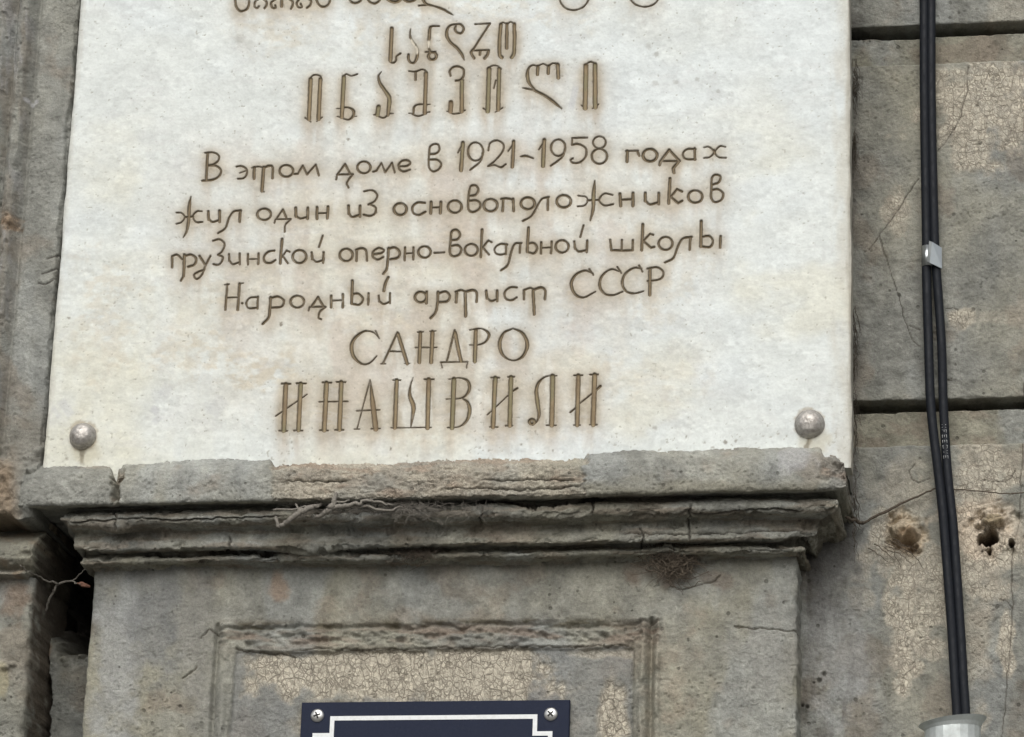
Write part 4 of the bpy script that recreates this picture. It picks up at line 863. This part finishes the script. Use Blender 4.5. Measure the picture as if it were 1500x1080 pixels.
# ------------------------------------------------------------------ small solid helpers
def lathe(prof, seg, cx, cz, y0, axis_='y', rag=0.0, seed=0):
    """prof: list of (radius, out) ; out grows towards the street"""
    v = []; f_ = []; rnd = random.Random(seed)
    for i, (r, o) in enumerate(prof):
        for k in range(seg):
            a = 2*math.pi*k/seg; rr = r*(1+rag*math.sin(3*a+seed)*.5)
            v.append((cx+rr*math.cos(a), y0-o, cz+rr*math.sin(a)))
    for i in range(len(prof)-1):
        for k in range(seg):
            a, b_ = i*seg+k, i*seg+(k+1) % seg; f_.append((a, b_, b_+seg, a+seg))
    v.append((cx, y0-prof[-1][1], cz)); c_ = len(v)-1; L = (len(prof)-1)*seg
    for k in range(seg): f_.append((L+k, L+(k+1) % seg, c_))
    return v, f_
def tube(pts, rad, seg=8):
    p = np.array(pts, float); r = np.interp(np.linspace(0, 1, len(p)), np.linspace(0, 1, len(rad)), rad) if np.ndim(rad) else np.full(len(p), rad)
    v = []; f_ = []; t = np.gradient(p, axis=0); t /= np.linalg.norm(t, axis=1)[:, None]+1e-12; up = np.array([0.3, 1, 0.2])
    for i in range(len(p)):
        a = np.cross(t[i], up); a /= np.linalg.norm(a)+1e-12; b_ = np.cross(t[i], a)
        for k in range(seg):
            q = 2*math.pi*k/seg; v.append(tuple(p[i]+r[i]*(a*math.cos(q)+b_*math.sin(q))))
    for i in range(len(p)-1):
        for k in range(seg):
            a, b_ = i*seg+k, i*seg+(k+1) % seg; f_.append((a, b_, b_+seg, a+seg))
    f_.append(tuple(range(seg))[::-1]); f_.append(tuple(range(len(v)-seg, len(v))))
    return v, f_
def cat3(pts, n=8): return cr([tuple(a) for a in pts], n) if False else _cr3(pts, n)
def _cr3(pts, n):
    p = np.array(pts, float); q = np.vstack([2*p[0]-p[1], p, 2*p[-1]-p[-2]]); out = []
    for i in range(1, len(q)-2):
        for k in range(n):
            t = k/n; a, b_, c_, d = q[i-1], q[i], q[i+1], q[i+2]
            out.append(0.5*((2*b_)+(-a+c_)*t+(2*a-5*b_+4*c_-d)*t*t+(-a+3*b_-3*c_+d)*t**3))
    out.append(p[-1]); return np.array(out)
def merge(parts):
    v = []; f_ = []
    for a, b_ in parts:
        n = len(v); v += [tuple(q) for q in a]; f_ += [tuple(i+n for i in q) for q in b_]
    return v, f_
def W3(px, py, y):
    x, z = P(px, py, y); return (float(x), y, float(z))

# fixing caps of the plaque
for bx, by, r, sd_ in ((120, 638, 18.5, 1), (1185.5, 620, 19.5, 2)):
    x, z = P(bx, by, Y_PLQ-.004); r = r*MM
    v, f_ = lathe([(r*1.08, -.001), (r*1.08, .0012), (r*1.0, .0022), (r*1.0, .0045)], 40, float(x), float(z), Y_PLQ, rag=.02, seed=sd_)
    w_ = mesh('bolt_cap', v, f_, M_STEEL, plq)
    w_['label'] = 'domed steel fixing cap at the lower ' + ('left' if sd_ == 1 else 'right') + ' corner of the plaque'
    pr_ = [(r*.97, .004)] + [(r*.97*math.cos(a), .003+r*.66*math.sin(a)) for a in np.linspace(.12, 1.45, 12)]
    v, f_ = lathe(pr_, 40, float(x), float(z), Y_PLQ, rag=.015, seed=sd_); va = np.array(v)
    va[:, 1] -= .0006*fbm(va[:, 0]*300, va[:, 2]*300, 3, sd_)
    mesh('dome', va, f_, M_STEEL, w_)

# ------------------------------------------------------------------ navy street sign
YS = Y_PIL + 0.006
SX0, SZ1 = P(442, 1029, YS-.006); SX1, SZ1b = P(834.5, 1025, YS-.006); SX0, SX1 = float(SX0), float(SX1); SZ1 = float((SZ1+SZ1b)/2); SZ0 = SZ1-0.20
sg = empty('street_sign', ((SX0+SX1)/2, YS, SZ0), 'navy blue enamel sign with white stepped border line screwed under the cornice', 'sign')
def plate(x0, x1, z0, z1, yb, yf, bev=.0008):
    v = [(x0, yb, z0), (x1, yb, z0), (x1, yb, z1), (x0, yb, z1), (x0, yf+bev, z0), (x1, yf+bev, z0), (x1, yf+bev, z1), (x0, yf+bev, z1),
         (x0+bev, yf, z0+bev), (x1-bev, yf, z0+bev), (x1-bev, yf, z1-bev), (x0+bev, yf, z1-bev)]
    f_ = [(0, 3, 2, 1), (8, 9, 10, 11)] + [(k, (k+1) % 4, (k+1) % 4+4, k+4) for k in range(4)] + [(k+4, (k+1) % 4+4, (k+1) % 4+8, k+8) for k in range(4)]
    return v, f_
v, f_ = plate(SX0, SX1, SZ0, SZ1, YS+.001, YS-.0055); mesh('plate', v, f_, M_NAVY, sg, smooth=False)
yf = YS-.0055
# stepped white line: outer frame with notched corners
def SP_(px, py): x, z = P(px, py, yf); return float(x), float(z)
ax, az = SP_(487, 1052); bx_, bz = SP_(784, 1050.5); cx_, cz_ = SP_(461, 1077); dx_, dz_ = SP_(806, 1075)
az = bz = (az+bz)/2; cz_ = dz_ = (cz_+dz_)/2; lw = 6.2*MM; zb = SZ0 + (SZ1-az); zc = SZ0 + (SZ1-cz_)
def bar(x0, x1, z0, z1): return quadbox(x0, x1, yf-.0004, yf+.0002, z0, z1)
h_ = lw/2
bars = [bar(ax-h_, bx_+h_, az-h_, az+h_), bar(ax-h_, ax+h_, cz_-h_, az-h_), bar(bx_-h_, bx_+h_, cz_-h_, az-h_), bar(cx_-h_, ax-h_, cz_-h_, cz_+h_), bar(bx_+h_, dx_+h_, cz_-h_, cz_+h_),
        bar(cx_-h_, cx_+h_, zc-h_, cz_-h_), bar(dx_-h_, dx_+h_, zc-h_, cz_-h_),
        bar(ax-h_, bx_+h_, zb-h_, zb+h_), bar(ax-h_, ax+h_, zb+h_, zc+h_), bar(bx_-h_, bx_+h_, zb+h_, zc+h_), bar(cx_+h_, ax-h_, zc-h_, zc+h_), bar(bx_+h_, dx_-h_, zc-h_, zc+h_)]
v, f_ = merge(bars); mesh('border_line', v, f_, M_WHITE, sg, smooth=False)
for (a_, b_), ang in (((465, 1048.5), .35), ((807, 1046.5), .75)):
    x, z = P(a_, b_, yf); x, z = float(x), float(z); r = 9.6*MM
    v, f_ = lathe([(r, 0)] + [(r*math.cos(t), .0004+r*.42*math.sin(t)) for t in np.linspace(.1, 1.5, 8)], 28, x, z, yf)
    s_ = mesh('screw', v, f_, M_SCREW, sg)
    q = []
    for k in (0, 1):
        a = ang + k*math.pi/2; ca, sa_ = math.cos(a), math.sin(a); L, wd = r*.52, r*.13
        pts = [(-L, -wd), (L, -wd), (L, wd), (-L, wd)]; yo = yf-(.0004+r*.425) + k*0.00005
        vv = [(x+p_*ca-q_*sa_, yo+dy, z+p_*sa_+q_*ca) for dy in (-.0001, .0006) for p_, q_ in pts]
        q.append((vv, [(0, 1, 2, 3), (7, 6, 5, 4)] + [(i, i+4, (i+1) % 4+4, (i+1) % 4) for i in range(4)]))
    v, f_ = merge(q); mesh('cross_slot', v, f_, M_DARK, s_, smooth=False)

# ------------------------------------------------------------------ cables, clip, conduit
def cable(keys, r, label, yoff):
    ks = np.array(keys, float); yq = np.interp(ks[:, 0], [-300, 350, 375, 420, 620, 1050, 1400], yoff)
    pts = [W3(b_, a, c_) for (a, b_), c_ in zip(ks, yq)]
    p = _cr3(pts, 8)
    o = empty('electric_cable', tuple(p[-1]), label, 'cable', 'black cables down the right-hand wall')
    v, f_ = tube(p, r, 20); mesh('sheath', v, f_, M_CABLE, o); return o, p
c1, p1 = cable([(-420, 1351.5), (-100, 1352.5), (0, 1353.5), (150, 1354), (350, 1357), (400, 1357), (500, 1360), (595, 1363.5), (680, 1373), (740, 1380), (780, 1383.5), (910, 1393.5), (1000, 1399), (1050, 1402), (1120, 1403), (1300, 1404)], .0053,
               'black cable, the left one of the pair held by the clip', (-.014, -.014, -.013, -.014, -.020, -.022, -.03))
c2, p2 = cable([(-420, 1361.5), (-100, 1363), (0, 1364), (150, 1364.5), (350, 1369), (400, 1372), (500, 1379), (595, 1382), (680, 1387), (740, 1393), (780, 1397), (910, 1406), (1000, 1411.5), (1050, 1414.5), (1120, 1415), (1300, 1414)], .0052,
               'black cable with pale printed marks, the right one of the pair', (-.013, -.013, -.012, -.013, -.014, -.022, -.03))
# pale print on the right cable: a run of small worn characters set along it
import itertools
segs = {'N': [(0, 0, 0, 1), (0, 1, 1, 0), (1, 0, 1, 1)], 'Y': [(0, 1, .5, .5), (1, 1, .5, .5), (.5, .5, .5, 0)], 'F': [(0, 0, 0, 1), (0, 1, 1, 1), (0, .5, .8, .5)], 'E': [(0, 0, 0, 1), (0, 1, 1, 1), (0, .5, .8, .5), (0, 0, 1, 0)],
        'O': [(0, 0, 0, 1), (1, 0, 1, 1), (0, 0, 1, 0), (0, 1, 1, 1)], 'V': [(0, 1, .5, 0), (.5, 0, 1, 1)], 'K': [(0, 0, 0, 1), (0, .5, 1, 1), (0, .5, 1, 0)]}
for k, ch in enumerate('NFEEOVE'):
    t0 = 624 + k*7.6; q = []
    for (a, b_, c_, d) in segs[ch]:
        def pt(u_, w__):                   # u along the cable (down), w across
            pyc = t0 + u_*4.2; i = np.argmin(np.abs(PJ(p2[:, 0], p2[:, 1], p2[:, 2])[1]-pyc)); j = min(i+1, len(p2)-1); i = max(0, j-1)
            pa = PJ(*p2[i])[1]; pb = PJ(*p2[j])[1]; f0 = np.clip((pyc-pa)/(pb-pa+1e-9), -.5, 1.5); c0 = p2[i]+(p2[j]-p2[i])*f0
            th = (w__-.5)*0.95 - .10; r = .0053; return (c0[0]+r*math.sin(th), c0[1]-r*math.cos(th), c0[2])
        q.append(tube([pt(1-0-a if False else a, b_), pt(c_, d)], .00028, 4))
    v, f_ = merge(q); mesh('printed_mark', v, f_, M_PRINT, c2)

cl = empty('cable_clip', W3(1365, 392, -.02), 'small bright folded metal clip clasping two black cables', 'clip')
def sheet(poly, th, tilt=None):
    """poly: picture corners with own depths -> thin solid plate"""
    p = np.array([W3(*q) for q in poly]); n = np.cross(p[1]-p[0], p[2]-p[0]); n /= np.linalg.norm(n)
    if n[1] > 0: n = -n
    k = len(p); v = [tuple(a) for a in p] + [tuple(a-n*th) for a in p]
    return v, [tuple(range(k)), tuple(range(2*k-1, k-1, -1))] + [(i, i+k, (i+1) % k+k, (i+1) % k) for i in range(k)]
# band round the cables: curved front of the band, then the folded-over tongue
band = []
ang = np.linspace(-2.6, -.15, 12); cxb, czb = P(1357.5, 374, -.013); ro = .0066
z0b = float(P(1357, 389, -.018)[1]); z1b = float(P(1357, 359.5, -.018)[1])
vb = []
for a in ang:
    for rr in (ro, ro-.0007):
        x_ = float(cxb)+rr*math.cos(a)*0.95+.0006; y_ = -.0135+rr*math.sin(a)
        vb += [(x_, y_, z0b), (x_, y_, z1b)]
fb = []
for i in range(len(ang)-1):
    b0 = i*4; n0 = b0+4; fb += [(b0, n0, n0+1, b0+1), (b0+2, b0+3, n0+3, n0+2), (b0, b0+2, n0+2, n0), (b0+1, n0+1, n0+3, b0+3)]
mesh('band', vb, fb, M_CLIP, cl)
v, f_ = merge([sheet([(1361, 353, -.024), (1365.5, 354.5, -.0255), (1362, 385, -.0255), (1358, 383, -.024)], .0008),
               sheet([(1365.3, 354.3, -.0256), (1379.5, 363, -.0175), (1380, 393.5, -.0175), (1361.8, 385, -.0256)], .0008)])
mesh('tongue', v, f_, M_CLIP, cl, smooth=False)

xc, zc_ = P(1395, 1060, -.03); xc = float(xc); zt_ = float(P(1395, 1057, -.05)[1])
cd = empty('conduit_pipe', (xc, -.028, .4), 'galvanised metal conduit with flared open top that swallows the two black cables', 'conduit')
def shell(rings, th=.0009, a0=-195, a1=15, seg=13, cx=xc, cy=-.024):
    v = []; f_ = []; A_ = np.radians(np.linspace(a0, a1, seg))
    for (r, z, tilt, yo) in rings:
        for k in (0, 1):
            for a in A_:
                rr = r-k*th; v.append((cx+rr*math.cos(a), cy+yo+rr*math.sin(a)*.9, z+tilt*math.cos(a)))
    n = seg
    for i in range(len(rings)-1):
        o0 = i*2*n; o1 = o0+2*n
        for k in range(n-1):
            f_.append((o0+k, o0+k+1, o1+k+1, o1+k)); f_.append((o0+n+k+1, o0+n+k, o1+n+k, o1+n+k+1))
        for k in (0, n-1): f_.append((o0+k, o1+k, o1+n+k, o0+n+k))
    for k in range(n-1):
        f_.append((k, k+n, k+n+1, k+1)); o = (len(rings)-1)*2*n; f_.append((o+k, o+k+1, o+n+k+1, o+n+k))
    return v, f_
v, f_ = shell([(.0305, .4, 0, 0), (.0305, zt_-.05, 0, 0), (.0305, zt_-.002, .0022, 0)]); mesh('pipe', v, f_, M_ZINC, cd, smooth=False)
v, f_ = shell([(.0306, zt_-.003, .0022, 0), (.0325, zt_+.0005, .003, 0), (.0372, zt_+.0052, .0050, 0)], a0=-198, a1=18, seg=25); mesh('flared_rim', v, f_, M_ZINC, cd, smooth=False)

# ------------------------------------------------------------------ dead growth
rnd = random.Random(5)
def wig(pts, n=6, amp=.0012):
    p = _cr3(pts, n); 
    for i in range(1, len(p)-1): p[i] += np.array([rnd.gauss(0, amp), rnd.gauss(0, amp*.5), rnd.gauss(0, amp)])
    return p
def twig(paths, label, m, seed, cat_='twig', group=None, name='dry_twig'):
    q = [tube(wig([W3(*a) for a in pth], 6, amp), rad, 6) for pth, rad, amp in paths]
    v, f_ = merge(q); b_ = np.array(v).min(0)
    o = mesh(name, v, f_, m, None, loc=(float(np.mean([a[0] for a in v])), float(np.mean([a[1] for a in v])), float(b_[2]))); tag(o, label, cat_, group); return o
twig([([(1240, 758, -.05), (1262, 766, -.012), (1268, 764, -.006), (1300, 748, -.007), (1338, 730, -.008), (1368, 716, -.012)], [.0016, .0022, .0015, .0017, .0012, .001], .0004),
      ([(1368, 716, -.012), (1400, 717, -.008), (1440, 720, -.006), (1475, 723, -.006), (1505, 721, -.006)], [.0009, .0007, .0008], .0003), ([(1262, 766, -.012), (1250, 756, -.02), (1243, 742, -.04)], [.0015, .0007], .0005)],
     'thin dark twig running across the right wall behind both cables', M_TWIG, 1)
twig([([(472, 738, -.128), (452, 745, -.142), (436, 752, -.145), (420, 764, -.142), (408, 772, -.138)], [.0016, .0034, .0036, .0028, .0022], .0009), ([(432, 734, -.12), (436, 744, -.140), (446, 750, -.143)], [.001, .0014], .0006),
      ([(408, 772, -.138), (405, 763, -.138), (403, 757, -.13)], [.0022, .0012], .0006), ([(470, 741, -.13), (452, 744, -.139), (400, 747, -.135)], [.001, .001], .0007)],
     'dusty web-covered root hanging from the ledge, leftmost of the two', M_WEB, 2, 'root', 'dusty roots under the ledge', 'dusty_root')
twig([([(492, 722, -.141), (490, 735, -.142), (484, 742, -.145), (476, 752, -.143), (462, 758, -.138)], [.0016, .003, .0036, .003, .0018], .001), ([(484, 744, -.143), (500, 742, -.143), (520, 738, -.142), (545, 734, -.138), (575, 740, -.132)], [.003, .0026, .0018, .001], .0009),
      ([(500, 745, -.14), (530, 742, -.137), (560, 748, -.134), (590, 742, -.128)], [.0018, .0012], .0008), ([(484, 742, -.143), (492, 736, -.141), (512, 733, -.138)], [.002, .001], .0008)],
     'dusty forked root hanging from the ledge, rightmost of the two', M_WEB, 3, 'root', 'dusty roots under the ledge', 'dusty_root')
twig([([(60, 930, -.02), (68, 890, -.035), (78, 868, -.045), (86, 856, -.05), (104, 852, -.05), (118, 856, -.055)], [.0012, .0016, .0016, .0012, .0008], .0008), ([(86, 856, -.05), (60, 846, -.07), (40, 836, -.10), (30, 828, -.115)], [.0014, .0009, .0006], .0008),
      ([(104, 852, -.05), (112, 846, -.05), (120, 838, -.055), (128, 832, -.055)], [.0008, .0005], .0006)],
     'dry forked twig across the dark hole left of the pilaster', M_WEB, 4)
lp = [W3(112, 854, -.056), W3(120, 852, -.058), W3(132, 858, -.056), W3(132, 861, -.054), W3(120, 860, -.052)]
lv = lp + [(a[0], a[1]+.0004, a[2]) for a in lp]
o = mesh('withered_leaf', lv, [(0, 1, 2, 3, 4), (9, 8, 7, 6, 5)] + [(i, i+5, (i+1) % 5+5, (i+1) % 5) for i in range(5)], M_LEAF, None, loc=lp[0]); tag(o, 'tiny reddish withered leaf caught on the twig in the dark hole', 'leaf')
# fibres caught along the plaque's right edge and under the cornice
def fibres(name, label, n, gen, m, rad=.0003):
    q = []
    for _ in range(n):
        q.append(tube(wig([W3(*a) for a in gen()], 4, .0009), [rad, rad*.5], 4))
    v, f_ = merge(q); va = np.array(v); o = mesh(name, v, f_, m, None, loc=(va[:, 0].mean(), va[:, 1].mean(), va[:, 2].min())); tag(o, label, 'dead roots' if m is M_MOSS else 'roots', kind='stuff'); return o
def g1():
    y0 = rnd.choice([rnd.uniform(85, 130), rnd.uniform(190, 215), rnd.uniform(440, 560), rnd.uniform(560, 640), rnd.uniform(660, 780)]); x0 = 1248+rnd.random()*6; L = rnd.uniform(15, 55)
    return [(x0, y0, -.03), (x0+rnd.uniform(-3, 6), y0+L*.4, -.02), (x0+rnd.uniform(-4, 12), y0+L, -.006)]
fibres('hair_roots', 'dark hair roots clinging in the shadow along the right edge of the plaque', 95, g1, M_TWIG, .00042)
def g2():
    a = rnd.gauss(985, 16); b_ = rnd.gauss(822, 13); return [(a+rnd.gauss(0, 12), b_-10, -.07), (a, b_, -.072+rnd.gauss(0, .004)), (a+rnd.gauss(0, 16), b_+rnd.gauss(6, 8), -.066)]
fibres('root_clump', 'brown clump of dead rootlets under the right half of the cornice', 240, g2, M_MOSS, .0005)
def g3():
    a = rnd.choice([rnd.uniform(420, 720), rnd.gauss(590, 28)]); b_ = rnd.gauss(745, 7); return [(a, b_-6, -.127), (a+rnd.gauss(0, 9), b_, -.130), (a+rnd.gauss(0, 16), b_+rnd.gauss(4, 8), -.124)]
fibres('cobweb_tangle', 'pale tangle of cobweb threads under the middle of the ledge', 260, g3, M_WEB, .00032)
def g4():
    a = rnd.gauss(610, 14); b_ = rnd.gauss(812, 6); return [(a+rnd.gauss(0, 8), b_-8, -.083), (a, b_, -.086), (a+rnd.gauss(0, 12), b_+rnd.gauss(4, 6), -.078)]
fibres('rootlet_tuft', 'small dark tuft of rootlets below the cornice centre', 70, g4, M_TWIG, .0004)
def g5():
    a = rnd.gauss(1312, 14); b_ = rnd.gauss(808, 6); return [(a-14, b_-8, -.004), (a, b_, -.006), (a+16+rnd.gauss(0, 4), b_+14+rnd.gauss(0, 4), -.003)]
fibres('straw_strands', 'few thin brown straws below the left fixing hole', 9, g5, M_MOSS, .0006)

# ------------------------------------------------------------------ pavement
v, f_ = quadbox(-60, 60, -60, 0.2, -.1, 0.0)
o = mesh('pavement', v, f_, M_PAVE, None, smooth=False, loc=(0, 0, 0)); tag(o, kind='structure')
print('tris', sum(sum(len(p.vertices)-2 for p in o.data.polygons) if len(o.data.polygons) < 1000 else len(o.data.polygons)*2 for o in bpy.data.objects if o.type == 'MESH'))
